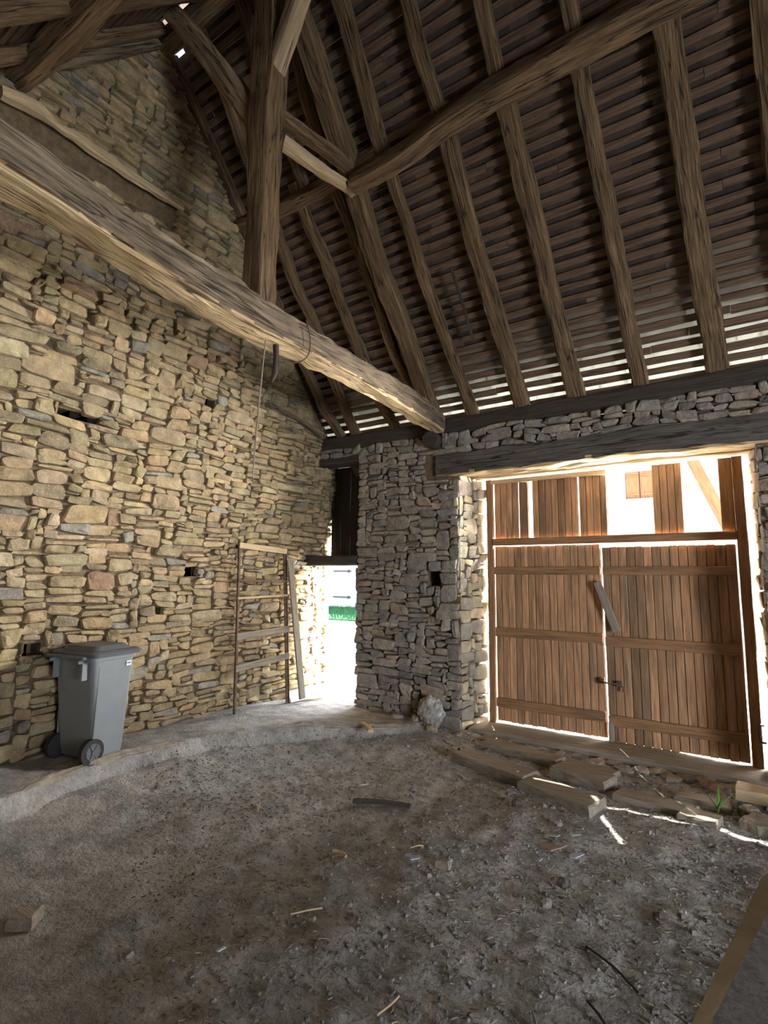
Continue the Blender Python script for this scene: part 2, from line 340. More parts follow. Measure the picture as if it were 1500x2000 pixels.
def relief(mb, us, vs_, P, depth, flip=False):
    """backing surface on a non-uniform grid; depth(u,v) pushes a cell back (a hole)"""
    mb.mi = 1; cl = (0.1, 0.08, 0.06)
    for i in range(len(us)-1):
        for j in range(len(vs_)-1):
            a, b, c, d = us[i], us[i+1], vs_[j], vs_[j+1]; dp = depth((a+b)/2, (c+d)/2)
            if dp is None: continue
            q = [P(a, c, -dp), P(b, c, -dp), P(b, d, -dp), P(a, d, -dp)]
            mb.add(q, [(0, 1, 2, 3)], None, cl)
            if dp > 0.05:
                f = [P(a, c, -0.02), P(b, c, -0.02), P(b, d, -0.02), P(a, d, -0.02)]
                mb.add(q+f, [(0, 4, 5, 1), (1, 5, 6, 2), (2, 6, 7, 3), (3, 7, 4, 0)], None, cl)
    mb.mi = 0

# ------------------------------------------------------------------ left gable wall
rnd = random.Random(5)
holesL = [(3.55, 3.70, 1.66, 1.79), (3.52, 3.64, 3.46, 3.57), (2.05, 2.2, 1.02, 1.12), (3.2, 3.3, 1.28, 1.36), (2.1, 2.45, 3.02, 3.09)]
def PL(u, v, d): return (XW(v)+d+0.035*noise.noise(Vector((u*0.9, v*0.9, 0))), u, v)
def inrect(u, v, L_): return any(a <= u <= b and c <= v <= d for a, b, c, d in L_)
def skipL(u, v):
    if v > roofz(u)+0.0: return True
    if inrect(u, v, holesL): return True
    return 1.40 < u < 2.95 and 5.10 < v < 5.36
mb = MB()
stones(mb, YB, 5.95, 0.05, 6.9, PL, rnd, cell=0.0225, skip=skipL, hmax=5, big=0.09, small=lambda u, v: 0.6 if (u > 3.3 or v > 3.9) else 1.0, wmul=(1.8, 5.2), prot=(0.012, 0.055))
us = sorted(set([YB-0.1, 5.98]+[x for h in holesL for x in h[:2]]+[YB+0.35*i for i in range(1, 19)])); vs_ = sorted(set([-0.1]+[x for h in holesL for x in h[2:]]+[0.3*i for i in range(1, 23)]+[6.85]))
relief(mb, us, vs_, PL, lambda u, v: None if v > roofz(min(max(u, 0), 5.2))+0.1 and v > 6.2 else (0.3 if inrect(u, v, holesL) else 0.012))
for k, (y, z) in enumerate([(1.62, 4.93), (1.80, 4.97), (1.98, 4.95), (2.15, 4.99), (2.36, 4.93), (2.58, 4.98), (2.85, 4.96)]):
    mb.rock((XW(z)+0.05, y, z), (0.10, 0.12, 0.035), k*2.9, (0.42, 0.33, 0.22), 0.2)
struct(mb.build('wall_left', [M['stone'], M['joint']]))
mb = MB(); mb.box((-5.2, 2.75, 3.2), (0.3, 6.5, 6.8)); struct(mb.build('wall_left_core', M['joint']))

# ------------------------------------------------------------------ front wall
GREYC = [((0.30, 0.265, 0.23), 5), ((0.27, 0.24, 0.215), 5), ((0.23, 0.215, 0.2), 4), ((0.33, 0.275, 0.215), 2.5), ((0.29, 0.22, 0.18), 1)]
def PF(u, v, d): return (u, D-d+0.02*noise.noise(Vector((u, v, 7))), v)
holesF = [(-2.98, -2.80, 1.58, 1.76)]
rnd = random.Random(8); mb = MB()
stones(mb, -3.97, -2.57, 0.0, 3.36, PF, rnd, skip=lambda u, v: inrect(u, v, holesF+[(-2.97, -2.5, 2.8, 3.12), (-2.95, -2.77, 3.18, 3.36)]), hmax=4, big=0.1, tab=GREYC, prot=(0.008, 0.035), small=lambda u, v: 1.7 if u > -3.1 else 1.0)
stones(mb, -2.87, XR, 3.1, 3.36, PF, rnd, hmax=3, big=0.02, tab=GREYC, prot=(0.01, 0.04), skip=lambda u, v: u < -2.75 and v > 3.15)
stones(mb, 0.22, XR, 0.0, 3.1, PF, rnd, hmax=5, big=0.12, tab=GREYC, prot=(0.01, 0.04), skip=lambda u, v: u < 0.42 and v > 2.8)
stones(mb, -4.62, -3.97, 3.26, 3.38, PF, rnd, hmax=3, big=0, tab=GREYC, prot=(0.008, 0.03))
us = [-3.97, -2.98, -2.80, -2.56]; relief(mb, us, [-0.05, 1.58, 1.76, 3.36], PF, lambda u, v: 0.35 if inrect(u, v, holesF) else 0.02)
# bodies (outer half lower, so that daylight enters under the eave)
def body(x0, x1, y0, y1, z0, z1): mb.mi = 1; mb.box(((x0+x1)/2, (y0+y1)/2, (z0+z1)/2), (x1-x0, y1-y0, z1-z0), col=(0.1, 0.08, 0.06)); mb.mi = 0
body(-3.97, -3.0, 5.45, 5.56, 0, 3.32); body(-2.79, -2.6, 5.45, 5.56, 0, 3.32); body(-3.0, -2.79, 5.45, 5.6, 0, 1.57); body(-3.0, -2.79, 5.45, 5.56, 1.77, 3.32)
body(-3.97, -2.6, 5.8, 5.93, 0, 2.88); body(-3.97, -3.9, 5.6, 5.8, 0, 2.9); body(-2.66, -2.56, 5.6, 5.8, 0, 2.88); body(-2.6, -2.5, 5.76, 5.93, 0, 2.88); body(-3.97, -2.6, 5.6, 5.93, 2.5, 2.9)
body(-2.6, 0.25, 5.45, 5.56, 3.1, 3.3); body(0.25, XR, 5.45, 5.56, 0, 3.3); body(0.25, XR, 5.55, 5.7, 0, 3.0); body(0.25, XR, 5.62, 5.93, 0, 2.9)
body(-4.9, -3.97, 5.45, 5.56, 3.27, 3.34)
# gate reveals
def PRL(u, v, d): return (-2.59+(u-5.42)*0.3+d, u, v)
PALEC = [((0.5, 0.42, 0.29), 6), ((0.36, 0.32, 0.26), 4), ((0.4, 0.36, 0.27), 3), ((0.3, 0.26, 0.2), 2)]
stones(mb, 5.42, 5.93, 0.0, 2.84, PRL, rnd, hmax=5, big=0.35, tab=PALEC, prot=(0.008, 0.03), wmul=(1.2, 2.6))
def PRR(u, v, d): return (0.235-(u-5.42)*0.1-d, u, v)
stones(mb, 5.42, 5.93, 0.0, 2.84, PRR, rnd, hmax=5, big=0.3, tab=GREYC, prot=(0.004, 0.022), wmul=(1.2, 2.6))
def PSR(u, v, d): return (-3.97-d, u, v)
stones(mb, 5.42, 5.93, 0.0, 1.8, PSR, rnd, hmax=5, big=0.3, tab=GREYC, prot=(0.008, 0.03), wmul=(1.2, 2.6))
struct(mb.build('wall_front', [M['stone'], M['joint']]))
# back and right walls of the barn (behind and beside the camera)
rnd = random.Random(9)
mb = MB(); mb.mi = 1; mb.box((-0.2, YB-0.2, 1.9), (10.4, 0.3, 3.8)); mb.mi = 0
def PB(u, v, d): return (u, YB-0.04+d, v)
stones(mb, -4.9, XR, 0, 3.5, PB, rnd, cell=0.05, hmax=4, tab=STONEC)
struct(mb.build('wall_back', [M['stone'], M['joint']]))
mb = MB(); mb.mi = 1
OY0, OY1, OZ = -0.2, 2.6, 2.2  # opening made up in the unseen right wall to let fill light in
for (y0, y1, z0, z1) in ((YB, OY0, 0, 3.9), (OY1, 5.93, 0, 3.2), (OY0, OY1, OZ, 4.6), (0.6, 4.6, 3.9, 4.9), (1.3, 3.9, 4.9, 5.7), (1.9, 3.3, 5.7, 6.5)):
    mb.box((XR+0.2, (y0+y1)/2, (z0+z1)/2), (0.3, y1-y0, z1-z0))
mb.mi = 0
def PRW(u, v, d): return (XR+0.04-d, u, v)
stones(mb, YB, 5.9, 0, 6.6, PRW, rnd, cell=0.05, hmax=4, tab=GREYC, skip=lambda u, v: v > roofz(u) or (OY0 < u < OY1 and v < OZ))
struct(mb.build('wall_right', [M['stone'], M['joint']]))

# ------------------------------------------------------------------ floor
KERB = [(-0.5, -3.95), (1.0, -4.05), (1.71, -4.18), (2.17, -4.33), (2.58, -4.34), (3.0, -4.28), (3.35, -4.18), (3.85, -3.89), (4.3, -3.55), (4.6, -3.3), (4.95, -2.98), (5.3, -2.9), (6.2, -2.9)]
def kx(y): return lerp_tab(KERB, y)+0.04*noise.noise(Vector((y*3, 0, 0)))
def fz(x, y):
    k = kx(y)-x
    z = 0.035*noise.noise(Vector((x*0.9, y*0.9, 0)))+0.018*noise.noise(Vector((x*3.3, y*3.3, 4)))+0.013*noise.noise(Vector((x*9, y*9, 6)))+0.006*noise.noise(Vector((x*19, y*19, 9)))
    b = 0.2 if y < 4.2 else max(0.1, 0.2-0.085*(y-4.2))
    if k > 0: z = b+z*0.4
    elif k > -0.07: z = b+(z*0.5+0.07-b)*(-k/0.07)
    elif k > -0.9: z = z+0.07*(1-(-k-0.07)/0.83)
    return z
mb = MB(); S_ = 0.035; X0, X1, Y0, Y1 = -5.2, XR+0.4, YB-0.3, 5.95
nx = int((X1-X0)/S_); ny = int((Y1-Y0)/S_); vs = []; fs = []
for j in range(ny+1):
    for i in range(nx+1):
        x = X0+(X1-X0)*i/nx; y = Y0+(Y1-Y0)*j/ny; vs.append((x, y, fz(x, y)))
for j in range(ny):
    for i in range(nx):
        a = j*(nx+1)+i; fs.append((a, a+1, a+nx+2, a+nx+1))
mb.add(vs, fs); struct(mb.build('floor', M['dirt'], smooth=True))
# kerb: rough cement edge of the raised strip
mb = MB(); pts = [(kx(y)-0.02, y, (0.19 if y < 4.2 else max(0.09, 0.19-0.085*(y-4.2)))) for y in [0.2+0.3*i for i in range(17)]]
mb.beam([(x, y, z-0.012) for x, y, z in pts], 0.05, 0.05, seed=3, rough=0.035, step=0.03, sq=0.8, wav=0.06)
struct(mb.build('trim_1', M['cement'], smooth=True))

# ------------------------------------------------------------------ outside
mb = MB(); mb.add([(-60, 5.96, -0.04), (40, 5.96, -0.04), (40, 70, -0.04), (-60, 70, -0.04)], [(0, 1, 2, 3)])
mb.add([(5.0, -25, -0.04), (40, -25, -0.04), (40, 5.96, -0.04), (5.0, 5.96, -0.04)], [(0, 1, 2, 3)])
struct(mb.build('ground', M['gravel']))
mb = MB(); rg = random.Random(3)
mb.box((-15.5, 19.3, -0.02), (11, 6.0, 0.06))
for i in range(3500):
    x = rg.uniform(-19, -10.5); y = rg.uniform(16.3, 22.2); h = rg.uniform(0.06, 0.16); a = rg.uniform(0, pi); b = rg.uniform(-0.05, 0.05)
    mb.add([(x-0.02*cos(a), y-0.02*sin(a), 0), (x+0.02*cos(a), y+0.02*sin(a), 0), (x+b, y+b, h)], [(0, 1, 2)])
tag(mb.build('lawn', M['grass']), 'green grass verge seen through the small doorway', 'grass', kind='stuff')
# pale house seen through the small doorway
h = empty('white_house', (-16, 23.2, 0)); tag(h, 'white rendered house front with a hinged door beyond the small doorway', 'house')
mb = MB(); mb.box((-17, 23.4, 3), (14, 0.5, 6)); mb.build('house_wall', M['render'], h)
mb = MB(); mb.box((-18.0, 23.1, 1.2), (1.5, 0.08, 2.3), bev=0.01); dr = mb.build('house_door', M['paper'], h)
mb = MB()
for z in (0.5, 1.9):
    mb = MB(); mb.box((-17.9, 23.04, z), (1.2, 0.03, 0.07)); mb.box((-17.45, 23.03, z), (0.1, 0.04, 0.16)); mb.build('strap_hinge', M['rust'], dr)
mb = MB(); mb.tube([(-16.55, 23.0, 0.1), (-16.55, 23.0, 5.5)], 0.06, step=1.0); mb.tube([(-16.55, 23.0, 0.12), (-16.9, 22.95, 0.05)], 0.06, step=.2); mb.build('downpipe', M['binp'], h)
mb = MB(); mb.beam([(-24, 23.2, 6.1), (-10, 23.2, 6.1)], 1.4, 0.25, seed=2, rough=0, sq=0.2, step=2); mb.build('roof', M['shutter'], h)
# house seen over the gate
h = empty('gabled_house', (-4, 16.2, 0)); tag(h, 'pale rendered house with red-brown roof edge seen above the gate', 'house')
mb = MB(); mb.add([(-7, 16.2, -.05), (0.6, 16.2, -.05), (-0.22, 16.2, 3.1), (-1.35, 16.2, 6.0), (-7, 16.2, 6.0)]+[(-7, 19, -.05), (0.6, 19, -.05), (-0.22, 19, 3.1), (-1.35, 19, 6.0), (-7, 19, 6.0)],
   [(0, 1, 2, 3, 4), (9, 8, 7, 6, 5), (0, 5, 6, 1), (1, 6, 7, 2), (2, 7, 8, 3), (3, 8, 9, 4), (4, 9, 5, 0)]); mb.build('house_wall', M['render'], h)
mb = MB(); mb.beam([(-1.25, 16.0, 6.1), (-0.35, 16.0, 3.7), (-0.02, 16.0, 2.85)], 0.6, 0.26, up=(0.9, 0, 0.35), rough=0, sq=0.2, step=.5); mb.build('roof_verge', M['gatebar'], h)
mb = MB(); mb.box((-0.65, 15.8, 4.15), (0.75, 0.12, 0.12), Matrix.Rotation(-0.25, 4, 'Y')); mb.build('eave_bracket', M['pale'], h)
f = MB(); f.box((-2.06, 16.12, 4.24), (0.74, 0.06, 0.78)); fo = f.build('shuttered_window', M['shutter'], h)
for x in (-2.24, -1.88):
    mb = MB(); mb.box((x, 16.06, 4.24), (0.34, 0.05, 0.76), bev=0.01)
    for z in (3.98, 4.5): mb.box((x, 16.02, z), (0.3, 0.03, 0.05))
    mb.build('shutter', M['gatebar'], fo)
mb = MB(); mb.box((-2.06, 16.05, 3.8), (1.0, 0.25, 0.1)); mb.build('window_sill', M['render'], fo)
# unseen roof added beyond the small doorway (keeps the sun off it)
lt = empty('added_shade_roof', (-6.2, 7.0, 0)); tag(lt, 'added unseen roof on a post, shading the small doorway', 'shade roof')
mb = MB(); mb.box((-6.1, 7.1, 3.35), (2.6, 2.2, 0.1), Matrix.Rotation(-0.08, 4, 'X'), bev=0.01); mb.build('roof', M['tile'], lt)
mb = MB(); mb.beam([(-7.3, 8.0, -0.05), (-7.3, 8.0, 3.28)], 0.14, 0.14, up=(0, 1, 0)); mb.build('post', M['oak'], lt)

# ------------------------------------------------------------------ gate opening: lintel timbers, sill, frame
NB = (0, -ST, -CT)
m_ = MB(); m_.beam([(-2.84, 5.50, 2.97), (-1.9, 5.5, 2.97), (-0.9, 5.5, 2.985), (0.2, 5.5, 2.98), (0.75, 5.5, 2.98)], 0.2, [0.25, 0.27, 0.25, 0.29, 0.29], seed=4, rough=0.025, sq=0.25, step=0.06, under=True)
tag(m_.build('lintel_beam', [M['lintel'], M['lit_under']], smooth=True), 'thick dark hewn lintel beam across the top of the big gate opening', 'beam')
m_ = MB(); m_.beam([(-2.75, 5.64, 2.93), (-1.8, 5.64, 2.90), (-0.9, 5.64, 2.935), (0.55, 5.64, 2.93)], 0.15, [0.14, 0.14, 0.16, 0.14], seed=14, rough=0.02, sq=0.3, step=0.06)
tag(m_.build('lintel_beam', M['pale']), 'pale wavy-edged lintel timber behind the front lintel, over the gate', 'beam')
m_ = MB(); m_.beam([(-2.7, 5.81, 2.90), (0.4, 5.81, 2.895)], 0.18, 0.13, seed=24, rough=0.008, sq=0.25)
tag(m_.build('lintel_beam', M['pale']), 'straight squared lintel timber lying directly above the gate boards', 'beam')
m_ = MB(); m_.beam([(-2.5, 5.69, 0.0), (-1.2, 5.69, 0.0), (0.1, 5.69, -0.015), (0.7, 5.69, -0.03)], 0.46, 0.15, seed=31, rough=0.02, sq=0.3, step=0.06)
tag(m_.build('sill_beam', M['plank']), 'long worn timber sill beam under the big gate', 'beam')
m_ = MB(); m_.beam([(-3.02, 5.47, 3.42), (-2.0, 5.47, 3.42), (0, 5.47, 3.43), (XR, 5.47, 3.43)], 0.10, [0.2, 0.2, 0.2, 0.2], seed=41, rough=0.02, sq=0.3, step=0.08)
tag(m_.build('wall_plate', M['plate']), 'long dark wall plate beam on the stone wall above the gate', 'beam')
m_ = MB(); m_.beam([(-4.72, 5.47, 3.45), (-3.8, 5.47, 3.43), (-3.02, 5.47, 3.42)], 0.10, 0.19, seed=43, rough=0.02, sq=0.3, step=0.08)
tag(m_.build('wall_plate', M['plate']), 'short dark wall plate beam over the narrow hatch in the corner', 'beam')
m_ = MB(); m_.cyl((-2.86, 5.41, 3.27), (0, 1, 0), 0.095, 0.24, 18)
tag(m_.build('log_end', M['plate']), 'round dark log end sticking out of the wall beneath the tie beam', 'log')

rg = random.Random(21)
def boards(x0, x1, z0, z1, y, pitch=0.075, th=0.022, hue=1.0, grey=0.15):
    mb = MB(); n = max(1, int(round((x1-x0)/pitch))); p = (x1-x0)/n
    for i in range(n):
        k = rg.uniform(0.75, 1.2)*hue; c = (0.47*k, 0.27*k, 0.15*k)
        if rg.random() < grey: c = (0.27*k, 0.165*k, 0.095*k)
        xa = x0+i*p; zj = rg.uniform(-0.004, 0.004)
        mb.box((xa+p/2, y+rg.uniform(-0.002, 0.002), (z0+z1)/2+zj), (p-0.005, th, z1-z0), bev=0.004, col=c)
        mb.box((xa+p, y+0.004, (z0+z1)/2), (0.008, th*0.5, z1-z0-0.01), col=tuple(q*0.6 for q in c))
    return mb
GY = 5.86
fr = struct(empty('door_1', (-1.14, GY, 0.05))); tag(fr, 'fixed timber gate frame with transom and upper boards, two boards missing', None)
for x, w_, nm in ((-2.36, 0.075, 'post'), (0.075, 0.085, 'post')):
    m_ = MB(); m_.beam([(x, GY, 0.04), (x+0.006, GY, 1.4), (x, GY, 2.82)], w_, 0.09, up=(0, 1, 0), seed=x*9, rough=0.004, sq=0.2); m_.build('post', M['gatebar'], fr)
m_ = MB(); m_.box((-1.14, GY-0.04, 2.085), (2.36, 0.035, 0.08), bev=0.006); m_.build('transom', M['gatebar'], fr)
m_ = MB(); m_.box((-1.7, GY-0.03, 2.79), (1.28, 0.04, 0.05), bev=0.004); m_.build('top_rail', M['pale'], fr)
for x0, x1, z1, hue in ((-2.31, -2.025, 2.80, 1.25), (-2.015, -1.905, 2.80, 0.8), (-1.86, -1.365, 2.80, 0.8), (-1.35, -1.07, 2.8, 0.8), (-0.64, -0.375, 2.82, 0.75), (-0.075, 0.035, 2.82, 0.75)):
    boards(x0, x1, 2.12, z1, GY+0.01, hue=hue).build('upper_board', M['gate'], fr)
def leaf(n, x0, x1, z0, z1, lab):
    e = struct(empty('door_%d' % n, ((x0+x1)/2, GY, z0))); e['label'] = lab
    boards(x0, x1, z0, z1, GY, hue=1.0, grey=0.2).build('boarding', M['gate'], e)
    for z, h_ in ((1.76, 0.085), (1.07, 0.10), (0.30, 0.10)):
        b = MB(); b.box(((x0+x1)/2, GY-0.03, z-(0.02 if z < 1.5 and n == 3 else 0)), (x1-x0-0.01, 0.034, h_), bev=0.005); b.build('batten', M['gatebar'], e)
    return e
d2 = leaf(2, -2.312, -1.155, 0.092, 2.037, 'left gate leaf of brown vertical boards with three battens')
d3 = leaf(3, -1.14, 0.02, 0.072, 2.005, 'right gate leaf of brown vertical boards with slanting turn board')
b = MB(); b.box((-1.105, GY-0.06, 1.40), (0.075, 0.03, 0.52), Matrix.Rotation(-0.33, 4, 'Y'), bev=0.004); b.build('turn_board', M['plank'], d3)
b = MB(); b.tube([(-1.2, GY-0.05, 0.66), (-1.15, GY-0.07, 0.645), (-1.05, GY-0.06, 0.64), (-0.99, GY-0.05, 0.62), (-0.985, GY-0.05, 0.57)], 0.009, step=.02); b.box((-1.02, GY-0.035, 0.64), (0.04, 0.03, 0.05)); b.box((-1.18, GY-0.035, 0.655), (0.035, 0.04, 0.06)); b.build('bolt', M['rust'], d3)
b = MB(); b.box((-1.115, GY-0.035, 0.15), (0.05, 0.03, 0.22), bev=0.004); b.build('foot_block', M['plank'], d3)
b = MB(); b.tube([(0.13, GY-0.04, 0.42), (0.1, GY-0.08, 0.42), (0.1, GY-0.08, 0.30), (0.14, GY-0.05, 0.28)], 0.012, step=.02); b.build('hinge_hook', M['rust'], fr)
# fibre-like splinter: shattered stone side panel left of the frame base
b = MB()

# ------------------------------------------------------------------ narrow hatch and small doorway in the corner
m_ = MB(); m_.beam([(-5.0, 5.52, 1.885), (-3.99, 5.52, 1.885)], 0.2, 0.13, seed=51, rough=0.01, sq=0.25)
tag(m_.build('lintel_beam', M['plate']), 'dark squared timber between the small doorway and the hatch above', 'beam')
m_ = MB(); m_.beam([(-4.98, 5.76, 1.90), (-3.99, 5.76, 1.90)], 0.27, 0.12, seed=52, rough=0.01, sq=0.25)
tag(m_.build('lintel_beam', M['pale']), 'pale outer lintel timber over the small doorway, behind the dark one', 'beam')
m_ = MB(); m_.beam([(-4.78, 5.55, 3.22), (-3.86, 5.55, 3.21)], 0.28, 0.11, seed=53, rough=0.01, sq=0.25)
tag(m_.build('lintel_beam', M['plate']), 'grey lintel timber above the narrow corner hatch', 'beam')
mb = MB(); mb.box((-4.46, 5.8, 3.32), (0.9, 0.3, 0.1)); mb.box((-3.93, 5.78, 2.55), (0.1, 0.35, 1.3)); struct(mb.build('trim_2', M['joint']))
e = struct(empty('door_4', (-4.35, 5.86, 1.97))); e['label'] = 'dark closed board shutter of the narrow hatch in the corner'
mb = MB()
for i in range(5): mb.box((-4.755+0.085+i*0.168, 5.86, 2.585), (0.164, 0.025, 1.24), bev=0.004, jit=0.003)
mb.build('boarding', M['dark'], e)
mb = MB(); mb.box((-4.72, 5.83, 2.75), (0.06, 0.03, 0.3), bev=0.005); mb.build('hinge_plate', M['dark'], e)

# ------------------------------------------------------------------ roof covering + laths
RT = 0.15            # rafter depth (vertical offset to the laths' underside)
rg = random.Random(77)
def roofpt(side, s, x, off):
    """side 0 front, 1 back; s slope distance down from the ridge; off perpendicular offset above rafter underside"""
    y = RY+s*CT if side == 0 else RY-s*CT
    z = EAVE+(D-RY)*T-s*ST
    ny_ = ST if side == 0 else -ST
    if side == 0 and y > YK:
        s2 = s-(YK-RY)/CT; zk = EAVE+(D-YK)*T; return (x, YK+ST*off+s2*0.93, zk+CT*off-s2*0.368)
    return (x, y+ny_*off, z+CT*off)
YK = 5.88; SF = (YK-RY)/CT+0.33; SB = (RY+0.9)/CT  # flatter eave overhang, shaped out of view to shade the upper gate gaps
pitch = 0.108; OFF = 0.105
ONES = ['', 'first', 'second', 'third', 'fourth', 'fifth', 'sixth', 'seventh', 'eighth', 'ninth', 'tenth', 'eleventh', 'twelfth', 'thirteenth', 'fourteenth', 'fifteenth', 'sixteenth', 'seventeenth', 'eighteenth', 'nineteenth']
TENS = {2: ('twentieth', 'twenty'), 3: ('thirtieth', 'thirty'), 4: ('fortieth', 'forty'), 5: ('fiftieth', 'fifty')}
def ordinal(n): return ONES[n] if n < 20 else (TENS[n//10][0] if n % 10 == 0 else TENS[n//10][1]+'-'+ONES[n % 10])
def lathlab(side, i, nrow):
    half = i < nrow/2
    w = 'down from the ridge' if half else 'up from the eave'
    return 'brown roof lath across the rafters, %s %s on the %s' % (ordinal(i+1 if half else nrow-i+1), w, 'gate side' if side == 0 else 'far dark slope')
for side, SL in ((0, SF), (1, SB)):
    nrow = int(SL/pitch)
    for i in range(nrow+1):
        s0 = 0.06+i*pitch; mb = MB(); x = -4.85; cut = side == 0 and RY+s0*CT > YK
        xend = XR+0.3 if side == 0 else XR
        while x < xend:
            L_ = rg.uniform(1.6, 3.4)
            if cut and -2.31 < x < -1.93: x = -1.93
            x2 = min(x+L_, xend)
            if cut and x < -2.3 < x2: x2 = -2.3
            k = 6; ww = rg.uniform(0.054, 0.07); hh = 0.018; ds0 = rg.uniform(-0.007, 0.007); ds1 = rg.uniform(-0.007, 0.007)
            sdx = rg.uniform(0, 99); nseg = max(2, int((x2-x)/0.16)); vs = []; fs = []; tc = []
            for j in range(nseg+1):
                xx = x+(x2-x)*j/nseg; ds = ds0+(ds1-ds0)*j/nseg+0.006*noise.noise(Vector((xx*3, sdx, 0))); e_ = ww*(1+0.22*noise.noise(Vector((xx*7, sdx, 2))))
                for (a, b_) in ((-1, 0), (1, 0), (1, 1), (-1, 1)):
                    vs.append(roofpt(side, s0+ds+a*e_/2, xx, OFF+b_*hh)); tc.append((xx+sdx, a*e_/2+i, b_*hh))
            for j in range(nseg):
                for a in range(4): fs.append((j*4+a, j*4+(a+1) % 4, (j+1)*4+(a+1) % 4, (j+1)*4+a))
            fs += [(3, 2, 1, 0), tuple(nseg*4+a for a in range(4))]
            mb.add(vs, fs, tc); x = x2+0.004
        o = mb.build('roof_lath', M['lath']); tag(o, lathlab(side, i, nrow), 'lath', 'roof laths, gate side' if side == 0 else 'roof laths, far slope')
# slates / boards over the laths
SLC = [((0.075, 0.05, 0.038), 4), ((0.06, 0.043, 0.034), 4), ((0.05, 0.04, 0.036), 3), ((0.12, 0.08, 0.055), 1.2)]
HOLES = [(0, 0.12, -4.27), (1, 0.1, -4.3), (0, 0.72, -4.40)]
mb = MB()
for side, SL in ((0, SF), (1, SB)):
    nrow = int(SL/pitch)
    for i in range(nrow+1):
        s1 = 0.06+(i+1)*pitch+0.02; x = -4.95-rg.uniform(0, 0.1)
        while x < XR+0.4:
            wd = rg.uniform(0.14, 0.26); a = s1-0.26; b_ = s1+rg.uniform(-0.02, 0.02)
            hole = any(side == hs and abs(s1-pitch-hs_) < 0.07 and abs(x+wd/2-hx) < 0.12 for hs, hs_, hx in HOLES)
            sk = s1-0.06-(YK-RY)/CT
            if side == 0 and 0.03 < sk < 0.5 and -2.28 < x+wd/2 < -1.93: hole = True  # overhang left open here so a sun streak lands on the floor
            if not hole:
                o1 = OFF+0.022; lift = 0.012+rg.uniform(0, 0.008)
                o_a = o1+0.006; o_b = o1+0.03+lift; th = 0.012
                vs = [roofpt(side, a, x, o_a), roofpt(side, a, x+wd+0.003, o_a), roofpt(side, b_, x+wd+0.003, o_b), roofpt(side, b_, x, o_b)]
                vs += [roofpt(side, a, x, o_a+th), roofpt(side, a, x+wd+0.003, o_a+th), roofpt(side, b_, x+wd+0.003, o_b+th), roofpt(side, b_, x, o_b+th)]
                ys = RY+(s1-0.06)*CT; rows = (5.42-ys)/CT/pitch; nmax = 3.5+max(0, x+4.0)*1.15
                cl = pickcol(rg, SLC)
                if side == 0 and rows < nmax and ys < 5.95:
                    kk = max(0.0, min(1.0, 1-max(0, rows)/nmax)); mb.mi = 1; cl = (kk*rg.uniform(0.85, 1.1),)*3  # eave daylight painted as glow, weaker row by row upward
                mb.add(vs, [(0, 1, 2, 3), (7, 6, 5, 4), (0, 4, 5, 1), (1, 5, 6, 2), (2, 6, 7, 3), (3, 7, 4, 0)], None, cl); mb.mi = 0
            x += wd
mb.box((0, RY, roofz(RY)+0.27), (9.6, 0.3, 0.06), col=(0.12, 0.09, 0.08))
struct(mb.build('ceiling', [M['tile'], M['eave_glow']]))

# ------------------------------------------------------------------ rafters (axis points on the rafters' underside line)
UPF = (0, ST, CT)
def ext(pts, y_end):
    (x0, y0, z0), (x1, y1, z1) = pts[-2], pts[-1]; k = (y_end-y1)/(y1-y0); return pts+[(x1+(x1-x0)*k*0.3, y_end, EAVE+(D-y_end)*T)]
LOW = [
 ([(-4.43, 3.75, 5.479), (-4.43, 4.738, 4.338), (-4.435, 5.156, 3.854), (-4.319, 5.418, 3.553)], 0.10),
 ([(-3.981, 3.65, 5.59), (-3.981, 3.799, 5.423), (-4.038, 4.148, 5.02), (-3.986, 4.509, 4.602), (-4.058, 4.938, 4.106), (-4.081, 5.442, 3.524)], 0.11),
 ([(-3.535, 3.6, 5.65), (-3.563, 3.889, 5.318), (-3.523, 4.164, 5.001), (-3.58, 4.422, 4.703), (-3.57, 4.81, 4.255), (-3.563, 5.215, 3.787), (-3.455, 5.435, 3.532)], 0.11),
 ([(-3.095, 3.65, 5.59), (-3.078, 3.994, 5.197), (-3.103, 4.212, 4.945), (-3.104, 4.507, 4.605), (-3.144, 4.818, 4.245), (-3.06, 5.169, 3.84), (-3.03, 5.4, 3.57)], 0.105),
 ([(-2.475, 3.62, 5.63), (-2.499, 4.12, 5.052), (-2.496, 4.386, 4.744), (-2.479, 4.715, 4.365), (-2.43, 5.06, 3.966), (-2.405, 5.399, 3.574)], 0.115),
 ([(-1.862, 3.6, 5.65), (-1.898, 4.049, 5.134), (-1.903, 4.4, 4.729), (-1.857, 4.703, 4.378), (-1.839, 4.974, 4.065), (-1.823, 5.42, 3.55)], 0.16),
 ([(-1.335, 3.6, 5.65), (-1.315, 4.08, 5.098), (-1.298, 4.523, 4.586), (-1.303, 4.765, 4.306), (-1.289, 5.028, 4.003), (-1.252, 5.446, 3.52)], 0.155),
 ([(-0.755, 3.6, 5.65), (-0.732, 4.1, 5.074), (-0.702, 4.43, 4.694), (-0.683, 4.649, 4.44), (-0.672, 4.972, 4.068), (-0.659, 5.437, 3.531)], 0.13),
 ([(-0.18, 3.6, 5.65), (-0.135, 4.163, 5.002), (-0.092, 4.77, 4.301), (-0.055, 5.109, 3.909), (-0.02, 5.388, 3.587)], 0.17),
 ([(0.359, 3.6, 5.65), (0.392, 4.045, 5.138), (0.465, 4.644, 4.446), (0.556, 5.413, 3.558)], 0.15),
]
